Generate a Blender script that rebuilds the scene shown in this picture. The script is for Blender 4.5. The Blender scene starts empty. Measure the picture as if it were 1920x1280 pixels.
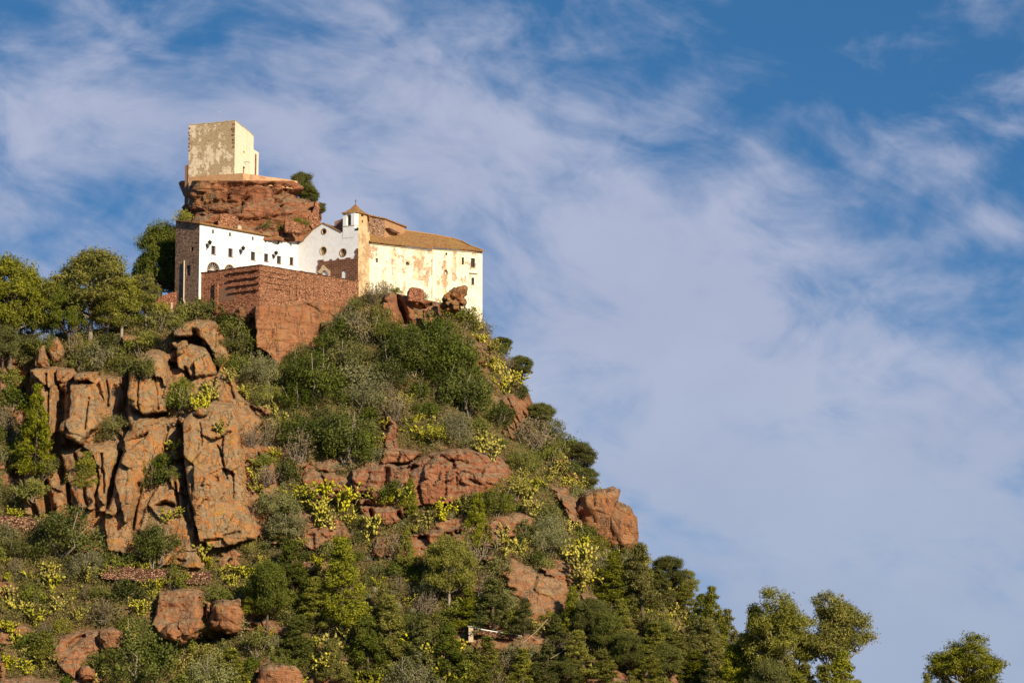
import bpy, bmesh, math, random
import numpy as np
from mathutils import Vector, Matrix, geometry

SC = bpy.context.scene
COL = SC.collection
R = math.radians

# ------------------------------------------------------------------ camera
FPX = 6400.0                       # focal length in photo pixels (120 mm on a 36 mm sensor, 1920 px wide)
PITCH = math.atan(0.17)
CAM = np.array([0.0, 0.0, 2.0])
cam_data = bpy.data.cameras.new('camera')
cam_data.lens = 120.0
cam_data.sensor_width = 36.0
cam_data.clip_start = 1.0
cam_data.clip_end = 40000.0
cam = bpy.data.objects.new('camera', cam_data)
cam.location = tuple(CAM)
cam.rotation_euler = (math.pi / 2 + PITCH, 0, 0)
COL.objects.link(cam)
SC.camera = cam

# ------------------------------------------------------------------ exposure
SC.view_settings.view_transform = 'Standard'
SC.view_settings.look = 'None'
SC.view_settings.exposure = 0.38
SC.view_settings.gamma = 1.0
SC.view_settings.use_curve_mapping = False
SC.cycles.max_bounces = 6
SC.cycles.diffuse_bounces = 3
SC.cycles.transparent_max_bounces = 8

# ------------------------------------------------------------------ sun
SUN_AZ, SUN_EL = R(35.0), R(25.0)  # azimuth measured to the right of the direction back to the camera
SUN_DIR = Vector((math.sin(SUN_AZ) * math.cos(SUN_EL), -math.cos(SUN_AZ) * math.cos(SUN_EL), math.sin(SUN_EL)))
sun_data = bpy.data.lights.new('sun', 'SUN')
sun_data.energy = 5.0
sun_data.angle = R(0.5)
sun_data.color = (1.0, 0.86, 0.62)
sun = bpy.data.objects.new('sun', sun_data)
sun.rotation_euler = SUN_DIR.to_track_quat('Z', 'Y').to_euler()
sun.location = (300, -200, 500)
COL.objects.link(sun)

# ------------------------------------------------------------------ sky with drifting cloud veils
world = bpy.data.worlds.new('World')
SC.world = world
world.use_nodes = True
W = world.node_tree
W.nodes.clear()


class NT:
    """small helper to write node trees"""
    def __init__(self, tree):
        self.t = tree

    def n(self, typ, **kw):
        nd = self.t.nodes.new(typ)
        for k, v in kw.items():
            setattr(nd, k, v)
        return nd

    def put(self, sock, v):
        if v is None:
            return
        if isinstance(v, bpy.types.NodeSocket):
            self.t.links.new(v, sock)
        elif isinstance(v, (tuple, list)) and len(v) == 3 and sock.type == 'RGBA':
            sock.default_value = (*v, 1.0)
        else:
            sock.default_value = v

    def math(self, op, a, b=None, c=None, clamp=False):
        nd = self.n('ShaderNodeMath', operation=op, use_clamp=clamp)
        self.put(nd.inputs[0], a)
        self.put(nd.inputs[1], b)
        self.put(nd.inputs[2], c)
        return nd.outputs[0]

    def mix(self, f, a, b, blend='MIX'):
        nd = self.n('ShaderNodeMix', data_type='RGBA', blend_type=blend)
        nd.clamp_factor = True
        self.put(nd.inputs[0], f)
        self.put(nd.inputs[6], a)
        self.put(nd.inputs[7], b)
        return nd.outputs[2]

    def ramp(self, f, lo, hi, a=0.0, b=1.0):
        nd = self.n('ShaderNodeMapRange', interpolation_type='SMOOTHSTEP')
        self.put(nd.inputs[0], f)
        self.put(nd.inputs[1], lo)
        self.put(nd.inputs[2], hi)
        self.put(nd.inputs[3], a)
        self.put(nd.inputs[4], b)
        return nd.outputs[0]

    def comb(self, x, y, z):
        nd = self.n('ShaderNodeCombineXYZ')
        for i, v in enumerate((x, y, z)):
            self.put(nd.inputs[i], v)
        return nd.outputs[0]

    def sep(self, v):
        nd = self.n('ShaderNodeSeparateXYZ')
        self.put(nd.inputs[0], v)
        return nd.outputs

    def scale(self, v, s):
        nd = self.n('ShaderNodeVectorMath', operation='MULTIPLY')
        self.put(nd.inputs[0], v)
        nd.inputs[1].default_value = s if isinstance(s, (tuple, list)) else (s, s, s)
        return nd.outputs[0]

    def noise(self, vec, scale, detail=4.0, rough=0.55, dist=0.0, out=0):
        nd = self.n('ShaderNodeTexNoise')
        self.put(nd.inputs['Vector'], vec)
        nd.inputs['Scale'].default_value = scale
        nd.inputs['Detail'].default_value = detail
        nd.inputs['Roughness'].default_value = rough
        nd.inputs['Distortion'].default_value = dist
        return nd.outputs[out]

    def voronoi(self, vec, scale, feature='F1', out='Distance', rnd=1.0):
        nd = self.n('ShaderNodeTexVoronoi', feature=feature)
        self.put(nd.inputs['Vector'], vec)
        nd.inputs['Scale'].default_value = scale
        nd.inputs['Randomness'].default_value = rnd
        return nd.outputs[out]


def build_world():
    g = NT(W)
    tc = g.n('ShaderNodeTexCoord')
    x, y, z = g.sep(tc.outputs['Generated'])
    az = g.math('ARCTAN2', x, y)
    el = g.math('ARCSINE', z)
    U = g.math('DIVIDE', az, 0.15)                                       # -1 .. 1 over the photographed stretch of sky
    V = g.math('DIVIDE', g.math('SUBTRACT', el, math.atan(0.17)), 0.1)
    sky = g.n('ShaderNodeTexSky', sky_type='NISHITA', sun_disc=False)
    sky.sun_elevation = SUN_EL
    sky.sun_rotation = math.atan2(SUN_DIR.x, SUN_DIR.y)
    sky.altitude = 300.0
    sky.air_density = 1.0
    sky.dust_density = 0.3
    sky.ozone_density = 3.0
    # polarised, deep winter blue: the same sky read a little higher up
    lift = g.comb(x, y, g.math('ADD', g.math('MULTIPLY', z, 1.6), 0.22))
    nv = g.n('ShaderNodeVectorMath', operation='NORMALIZE')
    g.put(nv.inputs[0], lift)
    g.put(sky.inputs[0], nv.outputs[0])
    blue = g.mix(1.0, sky.outputs[0], SKY_TINT, 'MULTIPLY')
    blue = g.mix(g.ramp(V, -0.9, 0.6, 0.30, 0.0), blue, (3.2, 4.7, 6.6))
    # cloud veils
    p = g.comb(U, V, 0.0)
    wa = g.noise(p, 1.1, 3.0, 0.5)
    wb = g.noise(g.comb(g.math('ADD', U, 7.3), V, 1.7), 1.1, 3.0, 0.5)
    U2 = g.math('ADD', U, g.math('MULTIPLY', g.math('SUBTRACT', wa, 0.5), 0.55))
    V2 = g.math('ADD', V, g.math('MULTIPLY', g.math('SUBTRACT', wb, 0.5), 0.45))
    total = None
    for (cu, cv, ru, rv, rot, amp) in CLOUD_BLOBS:
        c, s = math.cos(R(rot)), math.sin(R(rot))
        du, dv = g.math('SUBTRACT', U2, cu), g.math('SUBTRACT', V2, cv)
        a = g.math('DIVIDE', g.math('ADD', g.math('MULTIPLY', du, c), g.math('MULTIPLY', dv, s)), ru)
        b = g.math('DIVIDE', g.math('SUBTRACT', g.math('MULTIPLY', dv, c), g.math('MULTIPLY', du, s)), rv)
        d2 = g.math('ADD', g.math('MULTIPLY', a, a), g.math('MULTIPLY', b, b))
        e = g.math('MULTIPLY', g.math('EXPONENT', g.math('MULTIPLY', d2, -1.0)), amp)
        total = e if total is None else g.math('ADD', total, e)
    # torn, streaky detail drawn out along the drift of the wind
    c, s = math.cos(R(-22)), math.sin(R(-22))
    su = g.math('ADD', g.math('MULTIPLY', U2, c * 1.5), g.math('MULTIPLY', V2, s))
    sv = g.math('SUBTRACT', g.math('MULTIPLY', V2, c * 1.0), g.math('MULTIPLY', U2, s * 1.5))
    st = g.noise(g.comb(g.math('MULTIPLY', su, 0.75), g.math('MULTIPLY', sv, 1.9), 0.0), 1.9, 8.0, 0.56, 0.5)
    puff = g.noise(g.comb(g.math('MULTIPLY', U2, 1.5), g.math('MULTIPLY', V2, 1.5), 4.0), 2.6, 8.0, 0.58, 0.35)
    fine = g.noise(g.comb(g.math('MULTIPLY', su, 1.2), g.math('MULTIPLY', sv, 2.2), 9.0), 6.0, 5.0, 0.55, 0.3)
    m = g.math('ADD', g.math('MULTIPLY', total, 0.78), g.math('MULTIPLY', g.math('SUBTRACT', st, 0.5), 2.0))
    m = g.math('ADD', m, g.math('MULTIPLY', g.math('SUBTRACT', puff, 0.5), 1.9))
    m = g.math('ADD', m, g.math('MULTIPLY', g.math('SUBTRACT', fine, 0.5), 0.45))
    mask = g.ramp(m, -0.22, 1.02)
    lowf = g.ramp(V, -1.1, 0.4)
    cl = g.mix(lowf, CLOUD_LOW, CLOUD_HIGH)
    dk = g.ramp(g.noise(p, 2.1, 4.0, 0.5), 0.35, 0.7)
    cl = g.mix(dk, g.mix(0.22, cl, CLOUD_SHADE), cl)
    col = g.mix(g.math('MULTIPLY', mask, 0.93), blue, cl)
    bg = g.n('ShaderNodeBackground')
    g.put(bg.inputs[0], col)
    bg.inputs[1].default_value = 0.077
    out = g.n('ShaderNodeOutputWorld')
    W.links.new(bg.outputs[0], out.inputs[0])


SKY_TINT = (0.54, 1.10, 1.34)
CLOUD_HIGH = (4.8, 5.2, 6.8)
CLOUD_LOW = (4.0, 4.75, 6.2)
CLOUD_SHADE = (2.7, 3.2, 5.0)
# (u, v, half length, half width, tilt in degrees, amount)
CLOUD_BLOBS = [
    (0.00, 0.62, 0.45, 0.16, -20, 0.45),
    (0.12, 0.30, 0.66, 0.30, -26, 0.72),
    (0.42, -0.02, 0.60, 0.30, -26, 0.70),
    (-0.38, 0.62, 0.30, 0.22, -15, 0.45),
    (0.20, -0.10, 0.30, 0.40, -26, 0.30),
    (0.55, -0.88, 1.30, 0.55, -4, 1.35),
    (0.60, -0.36, 0.60, 0.18, -16, 0.50),
    (-0.95, 0.68, 0.34, 0.28, 0, 0.70),
    (-0.85, 0.15, 0.40, 0.26, 20, 0.60),
    (-0.25, 0.97, 0.5, 0.06, -6, 0.30),
    (0.95, 0.47, 0.22, 0.05, 22, 0.42),
    (0.90, 0.30, 0.26, 0.035, 8, 0.30),
    (0.98, 0.88, 0.10, 0.07, 30, 0.42),
    (0.70, 0.62, 0.45, 0.28, -25, -0.15),
    (0.78, 0.10, 0.28, 0.10, -15, -0.20),
    (-0.58, 0.88, 0.20, 0.14, 30, -0.25),
    (-0.62, 0.45, 0.30, 0.10, 24, -0.25),
]
build_world()
# ------------------------------------------------------------------ camera geometry: photo pixel <-> world
SP, CP = math.sin(PITCH), math.cos(PITCH)


def ray(px, py):
    a, b = (np.asarray(px, float) - 960.0) / FPX, (640.0 - np.asarray(py, float)) / FPX
    return np.stack([a, CP - b * SP, SP + b * CP], -1)


def at(px, py, Y):
    """the point at depth Y seen at a photo pixel (arrays allowed)"""
    d = ray(px, py)
    t = np.asarray(Y, float) / d[..., 1]
    return CAM + d * t[..., None]


def at_z(px, py, z):
    d = ray(px, py)
    return Vector(CAM + d * ((z - CAM[2]) / d[2]))


def P(px, py, Y):
    return Vector(at(px, py, Y))


def on_plane(px, py, p0, n):
    d = Vector(ray(px, py))
    o = Vector(CAM)
    return o + d * ((Vector(p0) - o).dot(n) / d.dot(n))


def project(p):
    q = np.asarray(p, float) - CAM
    f = q[..., 1] * CP + q[..., 2] * SP
    u = -q[..., 1] * SP + q[..., 2] * CP
    return 960 + FPX * q[..., 0] / f, 640 - FPX * u / f


# ------------------------------------------------------------------ object helpers
def mesh_obj(name, verts, faces, mat=None, parent=None, smooth=False, uv=None):
    me = bpy.data.meshes.new(name)
    me.from_pydata([tuple(v) for v in verts], [], faces)
    if smooth:
        me.polygons.foreach_set('use_smooth', [True] * len(me.polygons))
    if uv is not None:
        lay = me.uv_layers.new(name='UVMap')
        co = np.array([uv[l.vertex_index] for l in me.loops], float).ravel()
        lay.data.foreach_set('uv', co)
    if mat is not None:
        for m_ in (mat if isinstance(mat, list) else [mat]):
            me.materials.append(m_)
    o = bpy.data.objects.new(name, me)
    COL.objects.link(o)
    if parent is not None:
        o.parent = parent
        o.matrix_parent_inverse = Matrix.Translation(-Vector(parent.location))
    return o


def np_mesh(name, V, F, smooth=False):
    """mesh data from numpy arrays, F is (n,3) or (n,4)"""
    me = bpy.data.meshes.new(name)
    k = F.shape[1]
    me.vertices.add(len(V))
    me.vertices.foreach_set('co', np.ascontiguousarray(V, np.float32).ravel())
    me.loops.add(len(F) * k)
    me.loops.foreach_set('vertex_index', np.ascontiguousarray(F, np.int32).ravel())
    me.polygons.add(len(F))
    me.polygons.foreach_set('loop_start', np.arange(0, len(F) * k, k, dtype=np.int32))
    if smooth:
        me.polygons.foreach_set('use_smooth', np.ones(len(F), bool))
    me.update(calc_edges=True)
    me.validate()
    return me


def link(name, me, parent=None):
    o = bpy.data.objects.new(name, me)
    COL.objects.link(o)
    if parent is not None:
        o.parent = parent
    return o


def tag(o, label=None, cat=None, group=None, kind=None):
    if label:
        o['label'] = label
    if cat:
        o['category'] = cat
    if group:
        o['group'] = group
    if kind:
        o['kind'] = kind
    return o


def empty(name, loc, label=None, cat=None, group=None):
    o = bpy.data.objects.new(name, None)
    o.location = loc
    o.empty_display_size = 0.5
    COL.objects.link(o)
    return tag(o, label, cat, group)


class MB:
    """collects boxes, prisms and tubes for ONE mesh"""
    def __init__(self):
        self.v, self.f = [], []

    def poly(self, pts):
        i = len(self.v)
        self.v += [Vector(p) for p in pts]
        self.f.append(tuple(range(i, i + len(pts))))
        return self

    def box(self, o, ex, ey, ez):
        """corner o and three edge vectors"""
        o, ex, ey, ez = Vector(o), Vector(ex), Vector(ey), Vector(ez)
        i = len(self.v)
        for c in (0, 1):
            for b in (0, 1):
                for a in (0, 1):
                    self.v.append(o + ex * a + ey * b + ez * c)
        q = [(0, 2, 3, 1), (4, 5, 7, 6), (0, 1, 5, 4), (2, 6, 7, 3), (0, 4, 6, 2), (1, 3, 7, 5)]
        self.f += [tuple(i + k for k in t) for t in q]
        return self

    def prism(self, ring, vec, cap=True):
        """closed ring extruded along vec"""
        n, i = len(ring), len(self.v)
        vec = Vector(vec)
        self.v += [Vector(p) for p in ring] + [Vector(p) + vec for p in ring]
        for k in range(n):
            j = (k + 1) % n
            self.f.append((i + k, i + j, i + n + j, i + n + k))
        if cap:
            self.f.append(tuple(i + k for k in reversed(range(n))))
            self.f.append(tuple(i + n + k for k in range(n)))
        return self

    def tube(self, pts, rad, seg=6):
        pts = [Vector(p) for p in pts]
        if not isinstance(rad, (list, tuple)):
            rad = [rad] * len(pts)
        i0 = len(self.v)
        ref = Vector((0.31, 0.87, 0.11)).normalized()
        for k, p in enumerate(pts):
            t = (pts[min(k + 1, len(pts) - 1)] - pts[max(k - 1, 0)]).normalized()
            a = t.cross(ref)
            if a.length < 1e-3:
                a = t.cross(Vector((1, 0, 0)))
            a.normalize()
            b = t.cross(a)
            for s in range(seg):
                th = 2 * math.pi * s / seg
                self.v.append(p + (a * math.cos(th) + b * math.sin(th)) * rad[k])
        for k in range(len(pts) - 1):
            for s in range(seg):
                s2 = (s + 1) % seg
                self.f.append((i0 + k * seg + s, i0 + k * seg + s2, i0 + (k + 1) * seg + s2, i0 + (k + 1) * seg + s))
        self.f.append(tuple(i0 + s for s in reversed(range(seg))))
        self.f.append(tuple(i0 + (len(pts) - 1) * seg + s for s in range(seg)))
        return self

    def build(self, name, mat, parent=None, smooth=False):
        return mesh_obj(name, self.v, self.f, mat, parent, smooth)


# ------------------------------------------------------------------ numpy noise
_rng = np.random.default_rng(11)
_perm = _rng.permutation(512)
_perm = np.concatenate([_perm, _perm, _perm])
_grad = _rng.normal(size=(512, 3))
_grad /= np.linalg.norm(_grad, axis=1)[:, None]


def _hash(ix, iy, iz):
    return _perm[(_perm[(_perm[ix & 511] + iy) & 511] + iz) & 511]


def perlin(p):
    i = np.floor(p).astype(np.int64)
    f = p - i
    w = f * f * f * (f * (f * 6 - 15) + 10)
    out = 0.0
    for dx in (0, 1):
        for dy in (0, 1):
            for dz in (0, 1):
                g = _grad[_hash(i[:, 0] + dx, i[:, 1] + dy, i[:, 2] + dz)]
                d = f - np.array([dx, dy, dz])
                ww = (w[:, 0] if dx else 1 - w[:, 0]) * (w[:, 1] if dy else 1 - w[:, 1]) * (w[:, 2] if dz else 1 - w[:, 2])
                out = out + ww * (g * d).sum(1)
    return out * 1.6


def fbm(p, octs=4, gain=0.5, ridged=False):
    a, s, out = 1.0, 1.0, 0.0
    for o in range(octs):
        n = perlin(p * s + o * 17.3)
        out = out + a * ((1 - 2 * np.abs(n)) if ridged else n)
        a *= gain
        s *= 2.03
    return out


def cells(p):
    """voronoi: distance to the border between cells and a random value and a tilted facet per cell"""
    i = np.floor(p).astype(np.int64)
    f1 = np.full(len(p), 9.0)
    f2 = np.full(len(p), 9.0)
    val = np.zeros(len(p))
    tilt = np.zeros(len(p))
    for dx in (-1, 0, 1):
        for dy in (-1, 0, 1):
            for dz in (-1, 0, 1):
                h = _hash(i[:, 0] + dx, i[:, 1] + dy, i[:, 2] + dz)
                c = i + np.array([dx, dy, dz]) + 0.5 + 0.42 * _grad[h]
                d = np.sqrt(((p - c) ** 2).sum(1))
                near = d < f1
                f2 = np.where(near, f1, np.minimum(f2, d))
                val = np.where(near, h / 511.0, val)
                tilt = np.where(near, ((p - c) * _grad[(h * 7 + 3) & 511]).sum(1), tilt)
                f1 = np.where(near, d, f1)
    return f2 - f1, val, tilt


def sstep(a, b, x):
    t = np.clip((x - a) / (b - a), 0, 1)
    return t * t * (3 - 2 * t)


def poly_dist(x, y, poly):
    """signed distance in pixels, positive inside"""
    P_ = np.asarray(poly, float)
    n = len(P_)
    d = np.full(x.shape, 1e9)
    ins = np.zeros(x.shape, bool)
    for k in range(n):
        ax, ay = P_[k]
        bx, by = P_[(k + 1) % n]
        ex, ey = bx - ax, by - ay
        t = np.clip(((x - ax) * ex + (y - ay) * ey) / (ex * ex + ey * ey + 1e-9), 0, 1)
        d = np.minimum(d, np.hypot(x - ax - t * ex, y - ay - t * ey))
        if ay != by:
            c = ((ay > y) != (by > y)) & (x < ex * (y - ay) / (by - ay) + ax)
            ins ^= c
    return np.where(ins, d, -d)


def line_dist(x, y, pts):
    d = np.full(x.shape, 1e9)
    for (ax, ay), (bx, by) in zip(pts[:-1], pts[1:]):
        ex, ey = bx - ax, by - ay
        t = np.clip(((x - ax) * ex + (y - ay) * ey) / (ex * ex + ey * ey + 1e-9), 0, 1)
        d = np.minimum(d, np.hypot(x - ax - t * ex, y - ay - t * ey))
    return d
# ------------------------------------------------------------------ materials
def new_mat(name, rough=0.9, spec=0.2):
    m = bpy.data.materials.new(name)
    m.use_nodes = True
    g = NT(m.node_tree)
    b = m.node_tree.nodes['Principled BSDF']
    b.inputs['Roughness'].default_value = rough
    b.inputs['Specular IOR Level'].default_value = spec
    return m, g, b


def bump(g, b, height, dist=0.1, strength=1.0, prev=None):
    nd = g.n('ShaderNodeBump')
    nd.inputs['Strength'].default_value = strength
    nd.inputs['Distance'].default_value = dist
    g.put(nd.inputs['Height'], height)
    if prev is not None:
        g.put(nd.inputs['Normal'], prev)
    g.put(b.inputs['Normal'], nd.outputs[0])
    return nd.outputs[0]


def plain(name, col, rough=0.7, spec=0.3, metal=0.0, var=0.0):
    m, g, b = new_mat(name, rough, spec)
    b.inputs['Metallic'].default_value = metal
    if var:
        tc = g.n('ShaderNodeTexCoord').outputs['Object']
        n = g.noise(tc, 2.0, 4.0)
        g.put(b.inputs['Base Color'], g.mix(n, tuple(c * (1 - var) for c in col), tuple(min(1, c * (1 + var)) for c in col)))
    else:
        b.inputs['Base Color'].default_value = (*col, 1)
    return m


def rock_material(name, with_soil):
    m, g, b = new_mat(name, 0.95, 0.12)
    geo = g.n('ShaderNodeNewGeometry')
    pos = g.n('ShaderNodeTexCoord').outputs['Object']
    tone = g.n('ShaderNodeAttribute', attribute_name='tone').outputs['Fac']
    n1 = g.noise(pos, 0.22, 5.0, 0.6)
    n2 = g.noise(pos, 1.1, 6.0, 0.65)
    strat = g.noise(g.scale(pos, (0.12, 0.12, 1.5)), 1.0, 5.0, 0.6, 0.4)
    streak = g.noise(g.scale(pos, (0.85, 0.85, 0.10)), 1.0, 5.0, 0.6, 0.3)
    red = g.mix(g.ramp(n1, 0.3, 0.72), (0.285, 0.106, 0.052), (0.37, 0.160, 0.083))
    tan = g.mix(g.ramp(n1, 0.3, 0.72), (0.41, 0.165, 0.050), (0.50, 0.240, 0.084))
    c = g.mix(tone, red, tan)
    c = g.mix(g.math('MULTIPLY', g.ramp(strat, 0.45, 0.75), g.math('SUBTRACT', 0.5, g.math('MULTIPLY', tone, 0.35))), c, (0.30, 0.095, 0.048))
    c = g.mix(g.math('MULTIPLY', g.ramp(streak, 0.52, 0.66), 0.7), c, (0.13, 0.062, 0.042))
    c = g.mix(g.math('MULTIPLY', g.ramp(n2, 0.55, 0.8), 0.35), c, (0.44, 0.24, 0.15))
    # ochre lichen
    lic = g.noise(g.scale(pos, (1, 1, 0.6)), 0.33, 6.0, 0.62)
    c = g.mix(g.math('MULTIPLY', g.ramp(lic, 0.57, 0.66), g.math('MULTIPLY', g.math('ADD', tone, 0.12), 0.75)), c, (0.42, 0.220, 0.028))
    # grey weathering on ledges, crowns and the tan blocks
    nz = g.sep(geo.outputs['Normal'])[2]
    up = g.ramp(g.math('ADD', nz, g.math('MULTIPLY', g.math('SUBTRACT', n2, 0.5), 0.9)), 0.30, 0.75)
    gr = g.noise(pos, 0.55, 6.0, 0.68)
    greym = g.math('MAXIMUM', g.math('MULTIPLY', up, 0.65), g.math('MULTIPLY', g.ramp(gr, 0.41, 0.56), g.math('MULTIPLY', tone, 0.82)))
    c = g.mix(greym, c, g.mix(g.ramp(n2, 0.35, 0.65), (0.135, 0.108, 0.066), (0.33, 0.255, 0.155)))
    # thin dark joints following the noise, not a net: upright ones and bedding ones
    jv = g.math('ABSOLUTE', g.math('SUBTRACT', g.noise(g.scale(pos, (0.30, 0.30, 0.07)), 1.0, 4.0, 0.55, 0.3), 0.5))
    jh = g.math('ABSOLUTE', g.math('SUBTRACT', g.noise(g.scale(pos, (0.06, 0.06, 0.42)), 1.0, 4.0, 0.55, 0.2), 0.5))
    jm = g.math('MAXIMUM', g.ramp(jv, 0.0, 0.012, 1.0, 0.0), g.math('MULTIPLY', g.ramp(jh, 0.0, 0.010, 1.0, 0.0), g.math('SUBTRACT', 0.8, g.math('MULTIPLY', tone, 0.55))))
    jm = g.math('MULTIPLY', jm, g.ramp(n1, 0.4, 0.6, 0.25, 0.9))
    c = g.mix(g.math('MULTIPLY', jm, 0.45), c, (0.07, 0.032, 0.020))
    sp = g.noise(pos, 2.3, 4.0, 0.7)
    c = g.mix(g.math('MULTIPLY', g.ramp(sp, 0.55, 0.68), 0.38), c, (0.16, 0.085, 0.05))
    if with_soil:
        rk = g.n('ShaderNodeAttribute', attribute_name='rock').outputs['Fac']
        sn = g.noise(pos, 0.6, 6.0, 0.65)
        soil = g.mix(g.ramp(sn, 0.35, 0.65), (0.11, 0.07, 0.032), (0.26, 0.155, 0.08))
        rk2 = g.ramp(g.math('ADD', rk, g.math('MULTIPLY', g.math('SUBTRACT', n2, 0.5), 0.8)), 0.35, 0.6)
        c = g.mix(rk2, soil, c)
    g.put(b.inputs['Base Color'], c)
    h = g.math('ADD', g.math('MULTIPLY', n2, 0.8), g.math('MULTIPLY', strat, g.math('SUBTRACT', 0.75, g.math('MULTIPLY', tone, 0.6))))
    h = g.math('ADD', h, g.math('MULTIPLY', g.math('MULTIPLY', streak, tone), 0.5))
    h = g.math('ADD', h, g.math('MULTIPLY', g.noise(pos, 3.5, 5.0, 0.65), 0.35))
    h = g.math('SUBTRACT', h, g.math('MULTIPLY', jm, 0.35))
    bump(g, b, h, 0.75, 1.0)
    return m


def rubble_material(name, ca, cb, mortar, size=2.6, dark=0.15):
    """walls of rough field stones"""
    m, g, b = new_mat(name, 0.95, 0.1)
    pos = g.n('ShaderNodeTexCoord').outputs['Object']
    w = g.n('ShaderNodeVectorMath', operation='ADD')
    g.put(w.inputs[0], g.scale(pos, (1, 1, 1.45)))
    g.put(w.inputs[1], g.scale(g.noise(pos, 1.5, 3.0, out=1), 0.35))
    v = w.outputs[0]
    cellc = g.sep(g.voronoi(v, size, 'F1', 'Color'))[0]
    edge = g.voronoi(v, size, 'DISTANCE_TO_EDGE', 'Distance')
    n = g.noise(pos, 0.5, 5.0, 0.6)
    c = g.mix(cellc, ca, cb)
    c = g.mix(g.ramp(cellc, 0.78, 0.95), c, tuple(min(1, x * 1.22) for x in cb))
    c = g.mix(g.ramp(g.sep(g.voronoi(v, size, 'F1', 'Color'))[1], 1 - dark * 2, 1 - dark), c, tuple(x * 0.35 for x in ca))
    c = g.mix(g.math('MULTIPLY', g.ramp(n, 0.5, 0.75), 0.4), c, tuple(x * 0.6 for x in ca))
    e = g.ramp(edge, 0.02, 0.12, 1.0, 0.0)
    c = g.mix(e, c, mortar)
    g.put(b.inputs['Base Color'], c)
    h = g.math('ADD', g.ramp(edge, 0.0, 0.22), g.math('MULTIPLY', cellc, 0.6))
    bump(g, b, h, 0.22, 1.0)
    return m


def plaster_material(name, col, shade, under, peel=0.5, streak=0.5, spots=0.0, base_z=None, soft=0.05):
    """lime plaster, stained and fallen off in patches so that the stone under it shows"""
    m, g, b = new_mat(name, 0.9, 0.15)
    pos = g.n('ShaderNodeTexCoord').outputs['Object']
    n1 = g.noise(pos, 0.28, 6.0, 0.65)
    n2 = g.noise(pos, 1.3, 6.0, 0.7)
    st = g.noise(g.scale(pos, (0.9, 0.9, 0.09)), 1.0, 5.0, 0.6)
    c = g.mix(g.ramp(n2, 0.35, 0.7), col, shade)
    c = g.mix(g.math('MULTIPLY', g.ramp(st, 0.5, 0.72), streak), c, under[2])
    cellc = g.sep(g.voronoi(g.scale(pos, (1, 1, 1.4)), 2.8, 'F1', 'Color'))[0]
    edge = g.voronoi(g.scale(pos, (1, 1, 1.4)), 2.8, 'DISTANCE_TO_EDGE', 'Distance')
    stone = g.mix(cellc, under[0], under[1])
    stone = g.mix(g.ramp(edge, 0.0, 0.08, 1.0, 0.0), stone, shade)
    pm = g.math('ADD', g.math('MULTIPLY', n1, 0.65), g.math('MULTIPLY', n2, 0.35))
    pm = g.math('ADD', pm, g.math('MULTIPLY', g.math('SUBTRACT', st, 0.5), 0.25))
    pf = g.ramp(pm, 1 - peel - soft, 1 - peel + soft)
    c = g.mix(pf, c, stone)
    if spots:
        sp = g.noise(pos, 2.4, 5.0, 0.7)
        c = g.mix(g.math('MULTIPLY', g.ramp(sp, 0.62, 0.68), spots), c, under[0])
    g.put(b.inputs['Base Color'], c)
    h = g.math('ADD', g.math('MULTIPLY', g.math('SUBTRACT', 1.0, pf), 0.6), g.math('MULTIPLY', n2, 0.35))
    bump(g, b, h, 0.08, 0.8)
    return m


def tile_material(name):
    """weathered clay tiles: channels running down the slope (uv v), courses across it"""
    m, g, b = new_mat(name, 0.9, 0.15)
    uv = g.n('ShaderNodeTexCoord').outputs['UV']
    pos = g.n('ShaderNodeTexCoord').outputs['Object']
    u, v, _ = g.sep(uv)
    n1 = g.noise(pos, 0.4, 5.0, 0.6)
    n2 = g.noise(pos, 2.6, 5.0, 0.7)
    cell = g.voronoi(g.comb(g.math('MULTIPLY', u, 4.0), g.math('MULTIPLY', v, 2.6), 0.0), 1.0, 'F1', 'Color')
    cv = g.sep(cell)[0]
    c = g.mix(cv, (0.26, 0.115, 0.045), (0.46, 0.255, 0.10))
    c = g.mix(g.math('MULTIPLY', g.ramp(n1, 0.45, 0.7), 0.6), c, (0.40, 0.26, 0.085))
    c = g.mix(g.math('MULTIPLY', g.ramp(n2, 0.52, 0.72), 0.65), c, (0.13, 0.075, 0.035))
    g.put(b.inputs['Base Color'], c)
    wv = g.math('ABSOLUTE', g.math('SINE', g.math('MULTIPLY', u, math.pi / 0.24)))
    hv = g.math('FRACT', g.math('MULTIPLY', v, 2.6))
    h = g.math('ADD', wv, g.math('MULTIPLY', hv, 0.5))
    h = g.math('ADD', h, g.math('MULTIPLY', n2, 0.6))
    bump(g, b, h, 0.10, 0.9)
    return m


def ashlar_material(name):
    m, g, b = new_mat(name, 0.95, 0.1)
    uv = g.n('ShaderNodeTexCoord').outputs['UV']
    pos = g.n('ShaderNodeTexCoord').outputs['Object']
    br = g.n('ShaderNodeTexBrick')
    g.put(br.inputs['Vector'], uv)
    br.inputs['Scale'].default_value = 1.0
    br.inputs['Brick Width'].default_value = 0.85
    br.inputs['Row Height'].default_value = 0.42
    br.inputs['Mortar Size'].default_value = 0.035
    br.inputs['Color1'].default_value = (0.20, 0.085, 0.05, 1)
    br.inputs['Color2'].default_value = (0.11, 0.045, 0.028, 1)
    br.inputs['Mortar'].default_value = (0.30, 0.20, 0.14, 1)
    n = g.noise(pos, 1.6, 5.0, 0.65)
    c = g.mix(g.math('MULTIPLY', g.ramp(n, 0.5, 0.75), 0.5), br.outputs[0], (0.07, 0.032, 0.022))
    g.put(b.inputs['Base Color'], c)
    bump(g, b, g.math('SUBTRACT', g.math('MULTIPLY', n, 0.6), br.outputs['Fac']), 0.06, 0.8)
    return m


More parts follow.
